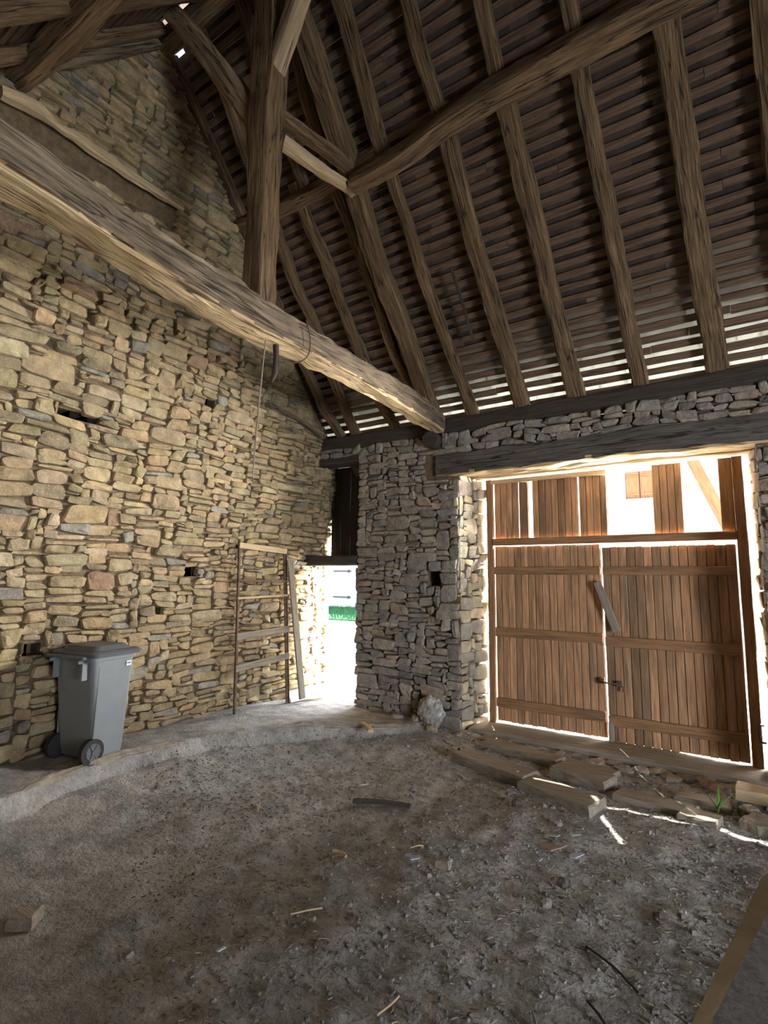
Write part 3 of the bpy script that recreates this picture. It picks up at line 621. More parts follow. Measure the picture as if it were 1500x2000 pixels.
lowlab = ['lower rafter closest to the gable wall, foot in the wall corner', 'second lower rafter from the gable wall, thin and slightly bent, passing behind the tie beam', 'third lower rafter from the gable wall, landing just left of the tie beam end area', 'crooked lower rafter hugging the left side of the thick principal rafter',
 'thin lower rafter immediately right of the thick principal rafter', 'thick S-curved lower rafter, second to the right of the principal', 'wide lower rafter left of centre over the gate, third right of the principal', 'slim knotty lower rafter over the middle of the gate', 'broad split lower rafter with a long crack, right part of the roof', 'dark lower rafter at the right edge of the view', 'lower rafter beyond the right edge, over the gate wall']
UPP = [
 ([(-4.34, 2.68, 6.72), (-4.33, 3.109, 6.219), (-4.35, 3.6, 5.65), (-4.40, 4.3, 4.843)], 0.12),
 ([(-3.899, 2.65, 6.749), (-3.89, 2.978, 6.371), (-3.959, 3.317, 5.979), (-3.99, 3.72, 5.513)], 0.10),
 ([(-3.344, 2.65, 6.749), (-3.359, 2.825, 6.547), (-3.375, 2.991, 6.356), (-3.413, 3.253, 6.053), (-3.43, 3.72, 5.513)], 0.11),
 ([(-3.0, 2.65, 6.749), (-3.0, 3.017, 6.325), (-3.05, 3.251, 6.055), (-3.07, 3.7, 5.536)], 0.12),
 ([(-2.442, 2.65, 6.749), (-2.442, 2.962, 6.389), (-2.457, 3.185, 6.132), (-2.498, 3.72, 5.513)], 0.14),
 ([(-1.89, 2.65, 6.749), (-1.895, 3.13, 6.195), (-1.903, 3.372, 5.915), (-1.873, 3.7, 5.536)], 0.12),
 ([(-1.33, 2.65, 6.749), (-1.341, 3.3, 5.999), (-1.355, 3.7, 5.536)], 0.12),
 ([(-0.76, 2.65, 6.749), (-0.755, 3.479, 5.792), (-0.74, 3.7, 5.536)], 0.12),
]
upplab = ['dark upper rafter running along the gable top beside the wall edge', 'upper rafter second from the gable, half hidden behind the long brace', 'upper rafter just left of the king post', 'dark upper rafter tight against the left of the principal, right of the king post',
 'wide upper rafter first right of the principal rafter, above the purlin', 'upper rafter second right of the principal, above the purlin', 'faint dark upper rafter third right of the principal', 'barely visible upper rafter near the top centre right', 'upper rafter above the purlin toward the upper right corner', 'upper rafter above the purlin at the far right']
def calm(pts, f):
    x0, y0, _ = pts[0]; x1, y1, _ = pts[-1]
    return [(x*(1-f)+(x0+(x1-x0)*(y-y0)/(y1-y0))*f, y, z) for x, y, z in pts]
for k, (pts, w_) in enumerate(LOW):
    pts = calm(pts, 0.45)
    pts = ext([(x, y, EAVE+(D-y)*T) for x, y, z in pts], 5.9)
    pts = [(x, y+ST*0.05, z+CT*0.05) for x, y, z in pts]
    mb = MB(); mb.beam(pts, w_, 0.10, up=UPF, seed=k+1, rough=0.018, sq=0.5 if k in (0, 1, 3, 4, 5) else 0.38, step=0.07, taper=1.08)
    tag(mb.build('rafter', M['rafter'], smooth=True), lowlab[k], 'rafter', 'lower rafters on the gate side')
for k, (pts, w_) in enumerate(UPP):
    pts = [(x, y+ST*0.05, z+CT*0.05) for x, y, z in pts]
    mb = MB(); mb.beam(pts, w_, 0.10, up=UPF, seed=k+31, rough=0.016, sq=0.45, step=0.08)
    tag(mb.build('rafter', M['rafter'], smooth=True), upplab[k], 'rafter', 'upper rafters on the gate side')
for k, X in enumerate((-4.2, -3.63)):
    mb = MB(); pts = [(X+0.03*sin(k), y-ST*0.05, roofz(y)+CT*0.05) for y in (2.55, 1.9, 1.2, 0.5, -0.4)]
    mb.beam(pts, 0.12, 0.1, up=(0, -ST, CT), seed=k+61, rough=0.016, sq=0.5, step=0.1)
    tag(mb.build('rafter', M['rafter'], smooth=True), ['far-slope rafter against the gable wall, top left corner', 'far-slope rafter with pale end at the left picture edge', 'far-slope rafter above the left end of the tie beam', 'far-slope rafter beyond the king post', 'far-slope rafter out of the top of the view'][k], 'rafter', 'far slope rafters')

# ------------------------------------------------------------------ truss, purlins, ridge
def T_(name, lab, pts, w_, h_, m, up=(0, 0, 1), seed=1, rough=0.02, sq=0.35, step=0.07, smooth=True, cat='beam', **k):
    b = MB(); b.beam(pts, w_, h_, up=up, seed=seed, rough=rough, sq=sq, step=step, **k); o = b.build(name, [M[m], M['lit_under']], smooth=smooth); tag(o, lab, cat); return o
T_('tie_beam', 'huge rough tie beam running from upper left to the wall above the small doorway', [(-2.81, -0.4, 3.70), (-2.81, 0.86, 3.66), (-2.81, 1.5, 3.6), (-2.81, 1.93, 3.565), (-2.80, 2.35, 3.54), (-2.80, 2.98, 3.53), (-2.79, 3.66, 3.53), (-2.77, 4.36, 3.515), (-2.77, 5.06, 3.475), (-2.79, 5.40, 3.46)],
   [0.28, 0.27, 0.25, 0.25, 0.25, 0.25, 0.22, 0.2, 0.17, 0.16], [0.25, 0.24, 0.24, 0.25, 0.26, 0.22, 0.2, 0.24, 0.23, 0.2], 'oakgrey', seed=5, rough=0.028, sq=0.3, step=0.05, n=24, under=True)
T_('king_post', 'upright dark king post standing on the tie beam', [(-2.85, 2.60, 3.64), (-2.85, 2.61, 4.5), (-2.85, 2.61, 5.2), (-2.85, 2.63, 5.8), (-2.85, 2.62, 6.85)], [0.2, 0.19, 0.24, 0.24, 0.22], [0.18, 0.17, 0.22, 0.2, 0.2], 'oak', up=(0, 1, 0), seed=6, rough=0.014, sq=0.25)
T_('principal_rafter', 'thick straight principal rafter rising from the tie beam end to the king post', [(-2.86, 5.34, 3.60), (-2.86, 4.67, 4.38), (-2.88, 4.25, 4.84), (-2.86, 3.94, 5.2), (-2.83, 3.6, 5.6), (-2.81, 3.3, 5.93), (-2.81, 2.7, 6.62)], 0.185, [0.15, 0.16, 0.16, 0.17, 0.17, 0.17, 0.17], 'rafter', up=UPF, seed=7, rough=0.016, sq=0.3)
T_('purlin', 'long heavy purlin crossing the rafters from the principal to the top right', [(-2.74, 3.6, 5.31), (-2.24, 3.6, 5.33), (-1.74, 3.6, 5.44), (-1.21, 3.6, 5.48), (-0.65, 3.6, 5.49), (-0.07, 3.6, 5.51), (0.9, 3.6, 5.5), (2.4, 3.6, 5.48), (4.5, 3.6, 5.5)], [0.14, 0.16, 0.17, 0.19, 0.19, 0.2, 0.2, 0.2, 0.2], [0.19, 0.21, 0.22, 0.22, 0.2, 0.2, 0.2, 0.2, 0.2], 'oak', up=(0, 0.35, 0.94), seed=9, rough=0.02, sq=0.4)
T_('purlin', 'short purlin from the gable wall to the principal, left of the struts', [(-4.55, 3.68, 5.60), (-3.9, 3.68, 5.52), (-3.42, 3.68, 5.50), (-2.96, 3.7, 5.54), (-2.55, 3.7, 5.60)], 0.13, [0.16, 0.13, 0.14, 0.15, 0.16], 'oak', up=(0, 0.35, 0.94), seed=10, rough=0.02, sq=0.45)
T_('purlin', 'dark far-slope purlin crossing the top left corner down to the gable', [(-4.5, 1.49, 5.48), (-3.43, 1.54, 5.50), (-1.5, 1.5, 5.5)], 0.15, 0.15, 'oak', up=(0, -0.35, 0.94), seed=11, rough=0.02, sq=0.5)
T_('collar_pole', 'pale pole lying along the gable top in the upper left corner', [(-4.22, 1.5, 5.52), (-4.24, 2.0, 6.08), (-4.26, 2.5, 6.66)], 0.1, 0.1, 'oakgrey', up=(0, -ST, CT), seed=12, rough=0.015, sq=0.8)
T_('ridge_beam', 'dark ridge beam at the roof peak, seen behind the long brace', [(-4.6, 2.6, 6.76), (-3.0, 2.6, 6.76), (0, 2.6, 6.76), (4.5, 2.6, 6.76)], 0.15, 0.17, 'oak', seed=13, rough=0.015)
T_('brace', 'long pale brace rising from the king post toward the gable, top left', [(-2.86, 2.61, 5.12), (-3.5, 2.56, 6.10), (-4.0, 2.50, 6.80)], [0.17, 0.18, 0.17], 0.15, 'brace', up=(0, 1, 0), seed=15, rough=0.012, sq=0.4, cat='brace')
T_('brace', 'short brace rising from the king post toward the right at the top', [(-2.86, 2.63, 5.52), (-2.5, 2.58, 6.05), (-2.1, 2.56, 6.75)], 0.14, 0.13, 'brace', up=(0, 1, 0), seed=16, rough=0.012, sq=0.4, cat='brace')
T_('strut', 'darker upper strut between king post and principal rafter', [(-2.80, 2.66, 5.30), (-2.80, 3.2, 5.42), (-2.80, 3.66, 5.50)], 0.10, [0.09, 0.1, 0.09], 'oak', seed=17, rough=0.012, sq=0.35, cat='strut')
T_('strut', 'pale curved lower strut between king post and principal rafter', [(-2.80, 2.66, 5.10), (-2.80, 3.2, 5.20), (-2.82, 3.82, 5.36)], 0.10, [0.07, 0.095, 0.07], 'pale', seed=18, rough=0.012, sq=0.5, cat='strut')
T_('hanging_batten', 'thin loose stick hanging under the laths between two rafters', [(-2.141, 4.399, 4.70), (-2.13, 4.6, 4.47), (-2.124, 4.893, 4.13)], 0.025, 0.025, 'plate', up=UPF, seed=19, rough=0.002, cat='stick')
# long pale timber in the gable wall
T_('wall_timber', 'long pale knobbly timber set in the dark upper gable wall', [(-4.36, 1.38, 5.26), (-4.34, 1.6, 5.295), (-4.36, 1.78, 5.29), (-4.36, 2.0, 5.30), (-4.36, 2.46, 5.285), (-4.37, 2.95, 5.31)], [0.07, 0.09, 0.05, 0.07, 0.06, 0.05], [0.08, 0.1, 0.05, 0.08, 0.07, 0.06], 'pale', seed=20, rough=0.02, sq=0.6, step=0.04)
T_('wall_timber', 'short timber lying on a ledge in the gable wall near the corner', [(-4.56, 4.35, 3.72), (-4.55, 4.9, 3.66), (-4.5, 5.3, 3.55)], 0.09, 0.05, 'oakgrey', seed=21, rough=0.01, sq=0.4)

# cord, wire loop and hook on the tie beam
mb = MB(); mb.tube([(-2.78, 2.62, 3.45), (-2.80, 2.60, 3.0), (-2.81, 2.58, 2.6), (-2.84, 2.60, 2.38)], 0.005)
tag(mb.build('cord', M['plank']), 'thin cord hanging straight down from the tie beam', 'cord')
mb = MB(); mb.tube([(-2.66, 2.92, 3.66), (-2.64, 2.95, 3.5), (-2.66, 2.93, 3.36), (-2.75, 2.85, 3.31), (-2.84, 2.7, 3.33), (-2.92, 2.62, 3.40)], 0.006, step=.03)
tag(mb.build('wire_loop', M['rust']), 'thin bent wire looped under the tie beam', 'wire')
mb = MB(); mb.beam([(-2.78, 2.72, 3.42), (-2.79, 2.74, 3.32), (-2.78, 2.72, 3.2), (-2.79, 2.70, 3.12)], [0.05, 0.035, 0.04, 0.02], [0.04, 0.03, 0.03, 0.015], up=(0, 1, 0), seed=77, rough=0.012, sq=0.7, step=0.02)
tag(mb.build('cobweb_rag', M['plate']), 'small dusty rag dangling from a nail under the tie beam', 'rag')

# ------------------------------------------------------------------ wheelie bin
def loft(mb, secs, n=28, cap=True):
    """secs: (cx, cy, z, hx, hy, corner radius)"""
    vs = []; fs = []
    for cx, cy, z, hx, hy, r in secs:
        for q in range(4):
            sx, sy = ((1, 1), (-1, 1), (-1, -1), (1, -1))[q]
            for a in range(n//4):
                th = pi/2*q+pi/2*a/(n//4-1); vs.append((cx+sx*(hx-r)+r*cos(th), cy+sy*(hy-r)+r*sin(th), z))
    m = (n//4)*4
    for j in range(len(secs)-1):
        for a in range(m): b = (a+1) % m; fs.append((j*m+a, j*m+b, (j+1)*m+b, (j+1)*m+a))
    if cap: fs += [tuple(range(m-1, -1, -1)), tuple((len(secs)-1)*m+a for a in range(m))]
    mb.add(vs, fs)
BB = Vector((-4.57, 2.53, 0.19)); Rz = Matrix.Rotation(radians(9), 4, 'Z')
e = empty('wheelie_bin', BB); tag(e, 'grey two-wheeled rubbish bin with closed lid against the stone wall', 'bin'); e.rotation_euler = (0, 0, radians(9))
def bp(mb, name, m, par=e, smooth=False):
    o = mb.build(name, m, None, smooth=smooth); o.parent = par; return o
mb = MB(); loft(mb, [(0, -0.015, 0.03, 0.205, 0.13, 0.03), (0, -0.02, 0.12, 0.212, 0.145, 0.035), (0, -0.025, 0.45, 0.225, 0.17, 0.04), (0, -0.03, 0.80, 0.238, 0.195, 0.045), (0, -0.03, 0.805, 0.25, 0.21, 0.045), (0, -0.03, 0.86, 0.252, 0.213, 0.045)]); body_ = bp(mb, 'body', M['binp'])
mb = MB(); loft(mb, [(0, -0.02, 0.835, 0.272, 0.235, 0.05), (0, -0.02, 0.862, 0.277, 0.24, 0.05), (0, -0.02, 0.876, 0.26, 0.222, 0.05), (0, -0.02, 0.88, 0.22, 0.18, 0.05), (0, -0.03, 0.915, 0.19, 0.15, 0.06), (0, -0.03, 0.92, 0.15, 0.11, 0.06)]); lid_ = bp(mb, 'lid', M['lid'])
mb = MB(); mb.tube([(-0.2, -0.27, 0.83), (-0.2, -0.33, 0.85), (0.2, -0.33, 0.85), (0.2, -0.27, 0.83)], 0.014, n=8); bp(mb, 'handle', M['lid'])
mb = MB(); mb.tube([(-0.23, 0.225, 0.85), (0, 0.24, 0.85), (0.23, 0.225, 0.85)], 0.013, n=8); bp(mb, 'lid_grip', M['lid'], lid_)
for sx in (-1, 1):
    mb = MB(); mb.box((sx*0.17, -0.255, 0.74), (0.018, 0.05, 0.16), bev=0.004); mb.box((sx*0.17, -0.27, 0.81), (0.018, 0.09, 0.03), bev=0.004); bp(mb, 'handle_bracket', M['binp'])
    mb = MB(); mb.cyl((sx*0.20, -0.17, 0.10), (1, 0, 0), 0.1, 0.045, 28); wh = bp(mb, 'wheel', M['rubber'])
    mb = MB(); mb.cyl((sx*0.226, -0.17, 0.10), (sx, 0, 0), 0.068, 0.01, 24, 0.06); mb.cyl((sx*0.234, -0.17, 0.10), (sx, 0, 0), 0.02, 0.02, 12)
    for a in range(6): mb.box((sx*0.233, -0.17+0.04*cos(a*pi/3), 0.10+0.04*sin(a*pi/3)), (0.008, 0.045, 0.01), Matrix.Rotation(a*pi/3, 4, 'X'))
    bp(mb, 'hub', M['lid'], wh)
mb = MB(); mb.box((0.2425, 0.10, 0.755), (0.003, 0.05, 0.04), Matrix.Rotation(radians(2), 4, 'Y')); st = bp(mb, 'sticker', M['sticker'])
mb = MB(); mb.box((0.2445, 0.10, 0.757), (0.002, 0.034, 0.014), Matrix.Rotation(radians(2), 4, 'Y')); bp(mb, 'sticker_print', M['ink'], st)
for sx in (-1, 1):
    mb = MB(); mb.box((sx*0.222, -0.16, 0.45), (0.012, 0.03, 0.62), Matrix.Rotation(sx*radians(2.2), 4, 'Y'), bev=0.004); bp(mb, 'side_rib', M['binp'])

# ------------------------------------------------------------------ old rack (two uprights, five rungs) and leaning planks
e = empty('steel_rack', (-4.68, 4.5, 0.18)); tag(e, 'old rusty two-post rack with wooden crosspieces leaning on the stone wall', 'rack')
A0, A1 = Vector((-4.60, 4.07, 0.14)), Vector((-4.76, 4.19, 2.10)); B0, B1 = Vector((-4.60, 4.88, 0.12)), Vector((-4.76, 4.92, 2.02))
mb = MB(); mb.beam([A0, A1], 0.028, 0.028, up=(1, 0, 0), rough=0.001, sq=0.3); mb.build('upright', M['rust'], e)
mb = MB(); mb.beam([B0, B1], 0.035, 0.012, up=(1, 0, 0), rough=0.001, sq=0.3); 
mb.beam([B0+Vector((0, .03, 0)), B1+Vector((0, .03, 0))], 0.008, 0.03, up=(1, 0, 0), rough=0.001, sq=0.3)
for i in range(40):
    p = B0.lerp(B1, (i+0.5)/40); mb.box(p+Vector((0.01, 0, 0)), (0.012, 0.016, 0.012))
mb.build('upright', M['rust'], e)
def rung(za, zb, h_, m, nm='crosspiece', th=0.02):
    a = A0.lerp(A1, (za-0.14)/1.96); b = B0.lerp(B1, (zb-0.12)/1.9); o = Vector((0.022, 0, 0))
    mb = MB(); mb.beam([a+o+Vector((0, -0.02, 0)), b+o+Vector((0, 0.02, 0))], th, h_, rough=0.003, seed=za, sq=0.25); mb.build(nm, M[m], e)
rung(2.03, 1.99, 0.065, 'pale'); rung(1.63, 1.61, 0.02, 'rust'); rung(1.43, 1.44, 0.025, 'pale'); rung(1.01, 1.03, 0.075, 'plank'); rung(0.67, 0.71, 0.07, 'plank')
mb = MB(); mb.beam([(-4.48, 5.02, 0.2), (-4.70, 4.97, 1.88)], 0.10, 0.025, up=(1, 0, 0), seed=3, rough=0.003, sq=0.25)
tag(mb.build('leaning_plank', M['plank']), 'narrow plank leaning on the wall right of the rack', 'plank')
mb = MB(); mb.box((-4.60, 5.38, 0.215), (0.02, 0.9, 0.14), Matrix.Rotation(radians(-2), 4, 'Z')@Matrix.Rotation(radians(-28), 4, 'Y'), bev=0.003)
tag(mb.build('white_board', M['white']), 'white board lying along the wall foot inside the small doorway', 'board')

# ------------------------------------------------------------------ stone / timber blocks below the gate
def block(pts, z0, z1, name, m, lab, cat, jit=0.006, seed=1):
    """pts: four plan corners"""
    mb = MB(); rq = random.Random(seed); vs = []
    for sc, z in ((1, z0), (1, z1-0.012), (0.93, z1)):
        cx = sum(p[0] for p in pts)/4; cy = sum(p[1] for p in pts)/4
        for i in range(4):
            a = pts[i]; b = pts[(i+1) % 4]
            for f in (0, 0.25, 0.5, 0.75):
                x = a[0]+(b[0]-a[0])*f; y = a[1]+(b[1]-a[1])*f; k = 0.985 if sc < 1 else 1
                dx = x-cx; dy = y-cy; l = sqrt(dx*dx+dy*dy)
                s_ = (l-0.012)/l if sc < 1 else 1
                vs.append((cx+dx*s_+rq.uniform(-jit, jit), cy+dy*s_+rq.uniform(-jit, jit), z+rq.uniform(-jit, jit)*0.6))
    fs = []
    for j in range(2):
        for a in range(16): b = (a+1) % 16; fs.append((j*16+a, j*16+b, (j+1)*16+b, (j+1)*16+a))
    fs += [tuple(range(15, -1, -1)), tuple(range(32, 48))]
    mb.add(vs, fs); return tag(mb.build(name, M[m]), lab, cat)
def quad(x, y, l, w_, ang):
    c, s_ = cos(ang), sin(ang); return [(x+a*l/2*c-b*w_/2*s_, y+a*l/2*s_+b*w_/2*c) for a, b in ((-1, -1), (1, -1), (1, 1), (-1, 1))]
BL = [
 (-1.87, 4.60, 0.78, 0.20, -0.30, 0.12, 'plank', 'long flat grey block nearest the pier corner, front row below the gate'),
 (-1.22, 4.34, 0.62, 0.22, -0.30, 0.11, 'plank', 'flat grey block with a spot of sunlight, middle of the front row'),
 (-1.78, 5.08, 0.80, 0.15, -0.20, 0.12, 'plank', 'long thin block in the back row just below the gate sill'),
 (-1.16, 4.80, 0.48, 0.20, -0.27, 0.12, 'plank', 'short block with broken right end, behind the sunlit block'),
 (-1.18, 5.08, 0.50, 0.16, -0.2, 0.08, 'plank', 'half buried slab in the back row under the gate middle'),
 (-2.22, 4.93, 0.42, 0.16, -0.35, 0.05, 'plank', 'small flat slab beside the pier corner behind the front block'),
 (-2.18, 5.38, 0.30, 0.2, -0.25, 0.07, 'plank', 'tilted slab at the left end of the gate sill'),
 (-0.60, 4.62, 0.55, 0.18, -0.12, 0.08, 'plank', 'low buried slab beside the long sun streak'),
 (-0.30, 4.50, 0.24, 0.16, -0.2, 0.09, 'plank', 'small block at the right end of the sun streak'),
 (-0.30, 4.88, 0.36, 0.14, -0.1, 0.07, 'plank', 'small grey slab behind the weed, right of centre'),
 (0.07, 4.62, 0.22, 0.20, -0.4, 0.1, 'cement', 'rough pinkish rubble block in front of the weed'),
 (0.22, 5.05, 0.62, 0.17, -0.05, 0.16, 'pale', 'yellowish slab on top of rubble behind the weed, right edge'),
]
for k, (x, y, l, w_, a, z1, m, lab) in enumerate(BL): block(quad(x, y, l, w_*1.15, a), -0.04 if k != 11 else 0.04, z1-0.035, 'stone_block', m, lab, 'block', seed=k)
mb = MB()
for k in range(26):
    x = -2.6+k*0.12; mb.rock((x, 5.38+0.06*sin(k*2.1), -0.01), (0.09, 0.10, 0.035), k*1.3, pickcol(rg, GREYC), k)
tag(mb.build('threshold_rubble', M['stone']), 'packed rubble and earth in front of the gate sill', 'rubble', kind='stuff')
for k, (x, y, sx, sy, sz, lab) in enumerate([(0.0, 4.85, 0.09, 0.07, 0.06, 'brown stone right of the weed roots'), (0.3, 4.75, 0.1, 0.08, 0.09, 'dark stone at the right edge near the weed'), (-3.05, 5.28, 0.12, 0.05, 0.04, 'stone at the pier foot left of the crumpled bag'),
   (-2.78, 5.15, 0.09, 0.05, 0.05, 'pale angular stone just in front of the crumpled bag'), (-3.25, 5.22, 0.08, 0.05, 0.035, 'small stone by the pier foot nearest the small doorway'), (-2.5, 5.25, 0.05, 0.04, 0.03, 'pebble right of the bag at the pier corner')]):
    mb = MB(); mb.rock((0, 0, 0), (sx, sy, sz), k*3.3, (0.27, 0.22, 0.17), k); tag(mb.build('loose_stone', M['stone'], origin=None), lab, 'stone').location = (x, y, fz(x, y)+sz*0.3)

# weed
wd = empty('weed', (-0.2, 4.72, 0.02)); tag(wd, 'small green weed sprouting among the stones below the gate', 'weed')
rw = random.Random(4)
for k in range(9):
    a = rw.uniform(0, 2*pi); L_ = rw.uniform(0.1, 0.22); sp = rw.uniform(0.2, 0.8); vs = []; fs = []
    for j in range(6):
        f = j/5; r_ = L_*sp*f; z = L_*(f*1.1-0.35*sp*f*f); w_ = 0.012*(1-f)**0.7*(0.5+f*2 if f < 0.25 else 1)
        x = -0.2+r_*cos(a); y = 4.72+r_*sin(a); vs += [(x-w_*sin(a), y+w_*cos(a), 0.03+z), (x+w_*sin(a), y-w_*cos(a), 0.03+z)]
    for j in range(5): fs.append((2*j, 2*j+1, 2*j+3, 2*j+2))
    mb = MB(); mb.add(vs, fs); mb.build('leaf', M['leaf'], wd)
mb = MB(); mb.tube([(-0.2, 4.72, 0.0), (-0.195, 4.715, 0.12)], 0.006); mb.build('stem', M['leaf'], wd)

# crumpled bag at the pier foot
mb = MB(); vs = []; fs = []; nu_, nv_ = 30, 20
for j in range(nv_+1):
    for i in range(nu_):
        th = 2*pi*i/nu_; ph = -pi/2+pi*j/nv_
        q = Vector((cos(th)*cos(ph), sin(th)*cos(ph), sin(ph)))
        d = 1+0.34*abs(noise.noise(q*2.3+Vector((3, 1, 2))))-0.22*abs(noise.noise(q*5+Vector((8, 1, 2))))
        vs.append((-2.88+q.x*0.15*d, 5.33+q.y*0.08*d, 0.22+q.z*0.15*d*(1.05)))
for j in range(nv_):
    for i in range(nu_): b = (i+1) % nu_; fs.append((j*nu_+i, j*nu_+b, (j+1)*nu_+b, (j+1)*nu_+i))
mb.add(vs, fs); mb.beam([(-2.83, 5.33, 0.12), (-2.80, 5.31, 0.03), (-2.79, 5.30, -0.01)], [0.09, 0.07, 0.05], 0.04, up=(0, 1, 0), rough=0.02, seed=2, sq=0.7, step=0.02)
tag(mb.build('plastic_bag', M['bag']), 'crumpled dusty clear plastic bag at the foot of the stone pier', 'bag')

# ------------------------------------------------------------------ floor litter
def shard(x, y, pts, m, name, lab, cat, tilt=0.1, th=0.004, a=0.0):
    mb = MB(); c, s_ = cos(a), sin(a); n = len(pts); vs = []
    for z in (0, th):
        for (px, py) in pts: vs.append((px*c-py*s_, px*s_+py*c, z+px*tilt))
    mb.add(vs, [tuple(range(n-1, -1, -1)), tuple(range(n, 2*n))]+[(i, (i+1) % n, n+(i+1) % n, n+i) for i in range(n)])
    o = mb.build(name, M[m]); o.location = (x, y, fz(x, y)+0.008+max(abs(p[0]) for p in pts)*abs(tilt)); tag(o, lab, cat)
shard(-1.04, 3.50, [(-.09, .0), (-.06, .05), (.02, .035), (.08, .03), (.05, -.01), (.0, -.05)], 'pink', 'pottery_shard', 'large pinkish brown shard among the bright scraps on the floor', 'shard', 0.25)
shard(-0.90, 3.52, [(-.04, -.03), (.0, -.035), (.04, .02), (.03, .045), (-.02, .02)], 'paper', 'paper_scrap', 'pale blue scrap right of the pinkish shard', 'scrap', 0.3)
shard(-1.08, 3.36, [(-.015, -.02), (.01, -.025), (.018, .01), (-.005, .028)], 'paper', 'paper_scrap', 'tiny pale blue oval chip left of the scraps', 'scrap', 0.3)
shard(-1.09, 3.66, [(-.05, .0), (-.02, .02), (.05, .01), (.04, -.02), (.0, -.015)], 'green', 'glass_shard', 'pale green shard behind the pinkish shard', 'shard', 0.2)
shard(-0.97, 3.74, [(-.04, .0), (.03, .03), (.045, .0), (-.01, -.02)], 'green', 'glass_shard', 'greenish grey shard right of the pale green one', 'shard', 0.2)
shard(-1.70, 2.90, [(-.055, .03), (-.03, .045), (-.005, .015), (.05, .02), (.06, -.01), (.02, -.04), (-.01, -.005), (-.05, .0)], 'paper', 'paper_scrap', 'crumpled pale blue wrapper in the middle of the floor', 'scrap', 0.2)
shard(-2.03, 1.77, [(-.012, -.02), (.01, -.022), (.018, .015), (-.004, .024)], 'sticker', 'paper_scrap', 'small white chip on the floor in the lower left', 'scrap', 0.3)
shard(-2.60, 3.68, [(-.04, -.02), (.02, -.03), (.045, .0), (.01, .03), (-.03, .02)], 'green', 'glass_shard', 'pale grey-green shard on the floor toward the raised strip', 'shard', 0.3)
shard(-2.85, 4.15, [(-.05, -.02), (.02, -.03), (.045, .0), (.01, .03), (-.03, .02)], 'pink', 'pottery_shard', 'flat grey shard between the small doorway and the floor centre', 'shard', 0.3)
shard(-3.2, 3.3, [(-.04, -.02), (.02, -.03), (.045, .0), (.01, .03), (-.03, .02)], 'green', 'glass_shard', 'faint green shard on the floor right of the bin', 'shard', 0.25)
block(quad(-1.52, 2.96, 0.085, 0.05, 0.1), 0.0, 0.05, 'wood_block', 'plank', 'small square wooden block right of the crumpled wrapper', 'block', 0.002)
block(quad(-2.99, 1.38, 0.12, 0.12, 0.7), 0.0, 0.055, 'wood_block', 'plank', 'square offcut at the left edge of the floor', 'block', 0.003)
def stick(x, y, L_, a, r, m, lab, name='stick', flat=False):
    mb = MB(); dx, dy = cos(a)*L_/2, sin(a)*L_/2; z = 0.012+r
    pts = [(-dx, -dy, z), (0.01*sin(x*9), 0.01, z+0.004), (dx, dy, z)]
    mb.beam(pts, 2*r*(2 if flat else 1), 2*r, seed=x, rough=r*0.2, n=8, sq=0.4 if flat else 0.9, step=0.04)
    o = mb.build(name, M[m]); o.location = (x, y, max(fz(x-dx, y-dy), fz(x, y), fz(x+dx, y+dy))-0.006); tag(o, lab, 'stick')
stick(-2.28, 3.45, 0.43, 0.38, 0.013, 'plate', 'dark straight stick lying mid floor, longest of the loose sticks', flat=True)
stick(-3.19, 4.54, 0.30, 0.75-1.4, 0.014, 'pale', 'grey stick lying near the small doorway light', flat=True)
stick(-2.1, 2.72, 0.11, -0.1, 0.009, 'pale', 'short pale peg left of the crumpled wrapper')
stick(-1.25, 1.95, 0.13, 1.4, 0.004, 'pale', 'pale straw-like twig standing out low centre')
stick(-1.9, 2.2, 0.16, 0.9, 0.004, 'pale', 'thin pale twig left of the floor centre')
stick(-0.55, 2.65, 0.3, -0.6, 0.005, 'plate', 'thin dark twig near the right foreground litter')
stick(-0.85, 1.45, 0.2, 0.7, 0.005, 'pale', 'pale bent twig at the bottom edge of the view')
stick(-0.52, 2.3, 0.22, -0.9, 0.005, 'plate', 'dark twig in the litter left of the leaning slab')
stick(-0.72, 2.15, 0.16, -1.1, 0.005, 'plank', 'grey twig beside the dark one low right')
stick(-1.75, 3.05, 0.09, 0.9, 0.004, 'pale', 'thin pale sliver just behind the wrapper')
stick(-3.0, 2.9, 0.11, -0.6, 0.007, 'pale', 'pale chip of wood right of the bin on the dark soil')
for k, (x, y, s_, lab) in enumerate([(-0.42, 3.18, 0.03, 'dark round clod beside the pale blotch, right floor'), (-0.92, 2.95, 0.035, 'grey stone with pale top, right of floor centre'), (-0.9, 3.2, 0.04, 'dark crumbly clod in front of the blue scrap'), (-0.62, 2.0, 0.035, 'dark clod low right in the straw litter'), (-1.1, 3.85, 0.03, 'small brown stone behind the green shard'),
    (-0.2, 2.05, 0.02, 'tiny stone at the edge of the leaning slab'), (-2.2, 2.3, 0.02, 'small pebble left of the floor centre'), (-1.45, 4.02, 0.04, 'dark clod in front of the sunlit block')]):
    mb = MB(); mb.rock((0, 0, 0), (s_, s_*0.8, s_*0.6), k*2.7+1, (0.1, 0.085, 0.075) if 'dark' in lab else (0.25, 0.22, 0.2), k); tag(mb.build('clod', M['crumb']), lab, 'clod').location = (x, y, fz(x, y)+s_*0.35)
rg = random.Random(99); mb = MB()
def fpos():
    while True:
        y = 0.6+5.0*rg.random()**0.8; x = rg.uniform(-4.3, 0.8)
        if x > kx(y)+0.02 and y < 5.4 and abs(x) < 0.3+y*1.4: return x, y
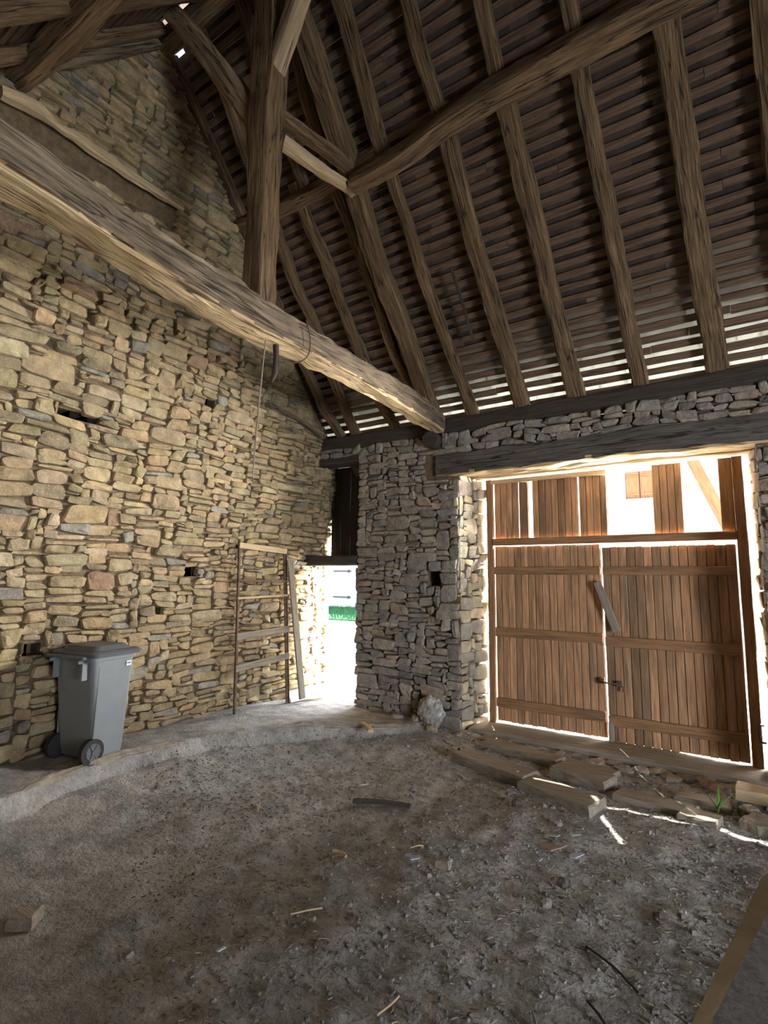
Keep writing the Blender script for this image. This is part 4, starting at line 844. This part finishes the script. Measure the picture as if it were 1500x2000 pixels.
for i in range(9000):
    x, y = fpos(); a = rg.uniform(0, pi); L_ = rg.uniform(0.008, 0.035)*(2.0 if rg.random() < 0.06 else 1); z = fz(x, y)+0.004
    t_ = rg.uniform(0.0015, 0.004); c = rg.choice([(0.28, 0.23, 0.17), (0.2, 0.165, 0.13), (0.12, 0.1, 0.08), (0.38, 0.33, 0.26), (0.1, 0.085, 0.07)])
    mb.box((x, y, z), (L_, t_, t_), Matrix.Rotation(a, 4, 'Z')@Matrix.Rotation(rg.uniform(-0.35, 0.35), 4, 'Y'), col=c)
tag(mb.build('straw_litter', M['straw']), 'scattered straw bits and wood slivers all over the dirt floor', 'litter', kind='stuff')
mb = MB()
for i in range(4200):
    x, y = fpos(); s_ = rg.uniform(0.004, 0.014)*(1.7 if rg.random() < 0.05 else 1); k = rg.uniform(0.5, 1.05); a = rg.uniform(0, pi)
    c = (0.27*k, 0.26*k, 0.25*k); z = fz(x, y)
    q = [(x+s_*cos(a+b)*rg.uniform(0.7, 1.3), y+s_*sin(a+b)*rg.uniform(0.7, 1.3), z-0.003) for b in (0, 1.3, 2.6, 3.9, 5.1)]
    q2 = [(x+(p[0]-x)*0.6, y+(p[1]-y)*0.6, z+s_*rg.uniform(0.5, 0.9)) for p in q]
    mb.add(q+q2, [(j, (j+1) % 5, 5+(j+1) % 5, 5+j) for j in range(5)]+[(5, 6, 7, 8, 9)], None, c)
tag(mb.build('soil_crumbs', M['crumb']), 'loose soil crumbs covering the trodden earth floor', 'soil', kind='stuff')

# ------------------------------------------------------------------ leaning slab at the bottom right
A0, A1, B0, B1 = Vector((-0.331, 0.70, 0.62)), Vector((0.29, 2.5, 1.238)), Vector((-0.253, 0.67, 0.772)), Vector((0.239, 2.47, 1.036))
A0, A1, B0, B1 = Vector((-0.124, 1.3, 0.826)), Vector((0.083, 1.9, 1.032)), Vector((-0.089, 1.27, 0.86)), Vector((0.075, 1.87, 0.948))
dA = A1-A0; dB = dA.copy(); B1 = B0+dA+Vector((-0.0, 0.0, -0.05))
Rv = Vector((0.75, 0.12, -0.35)); lo, hi = -1.2, 1.4
vs = [A0+dA*lo, A0+dA*hi, B0+(B1-B0)*hi, B0+(B1-B0)*lo]; nr = 14; V = []; F = []
prof = []
for f in [lo+(hi-lo)*i/nr for i in range(nr+1)]:
    a = A0+dA*f+Vector((0, 0, 0.006*noise.noise(Vector((f*5, 1, 1))))); b = B0+(B1-B0)*f+Vector((0.008*noise.noise(Vector((f*7, 3, 1))), 0, 0)); prof.append((a, b, b+Rv, a+Rv))
for q in prof: V += list(q)
for i in range(nr):
    for k in range(4): F.append((i*4+k, i*4+(k+1) % 4, (i+1)*4+(k+1) % 4, (i+1)*4+k))
F += [(3, 2, 1, 0), tuple(nr*4+k for k in range(4))]
mb = MB(); mb.add(V, F)
for i in range(len(mb.m)-2): mb.m[i] = 1 if i % 4 in (1, 3, 2) else 0  # lit edge and shaded face painted as pale and dark materials
tag(mb.build('leaning_slab', [M['slabedge'], M['plate']]), 'large slab leaning into the bottom right corner, face shade and edge light painted in', 'slab')
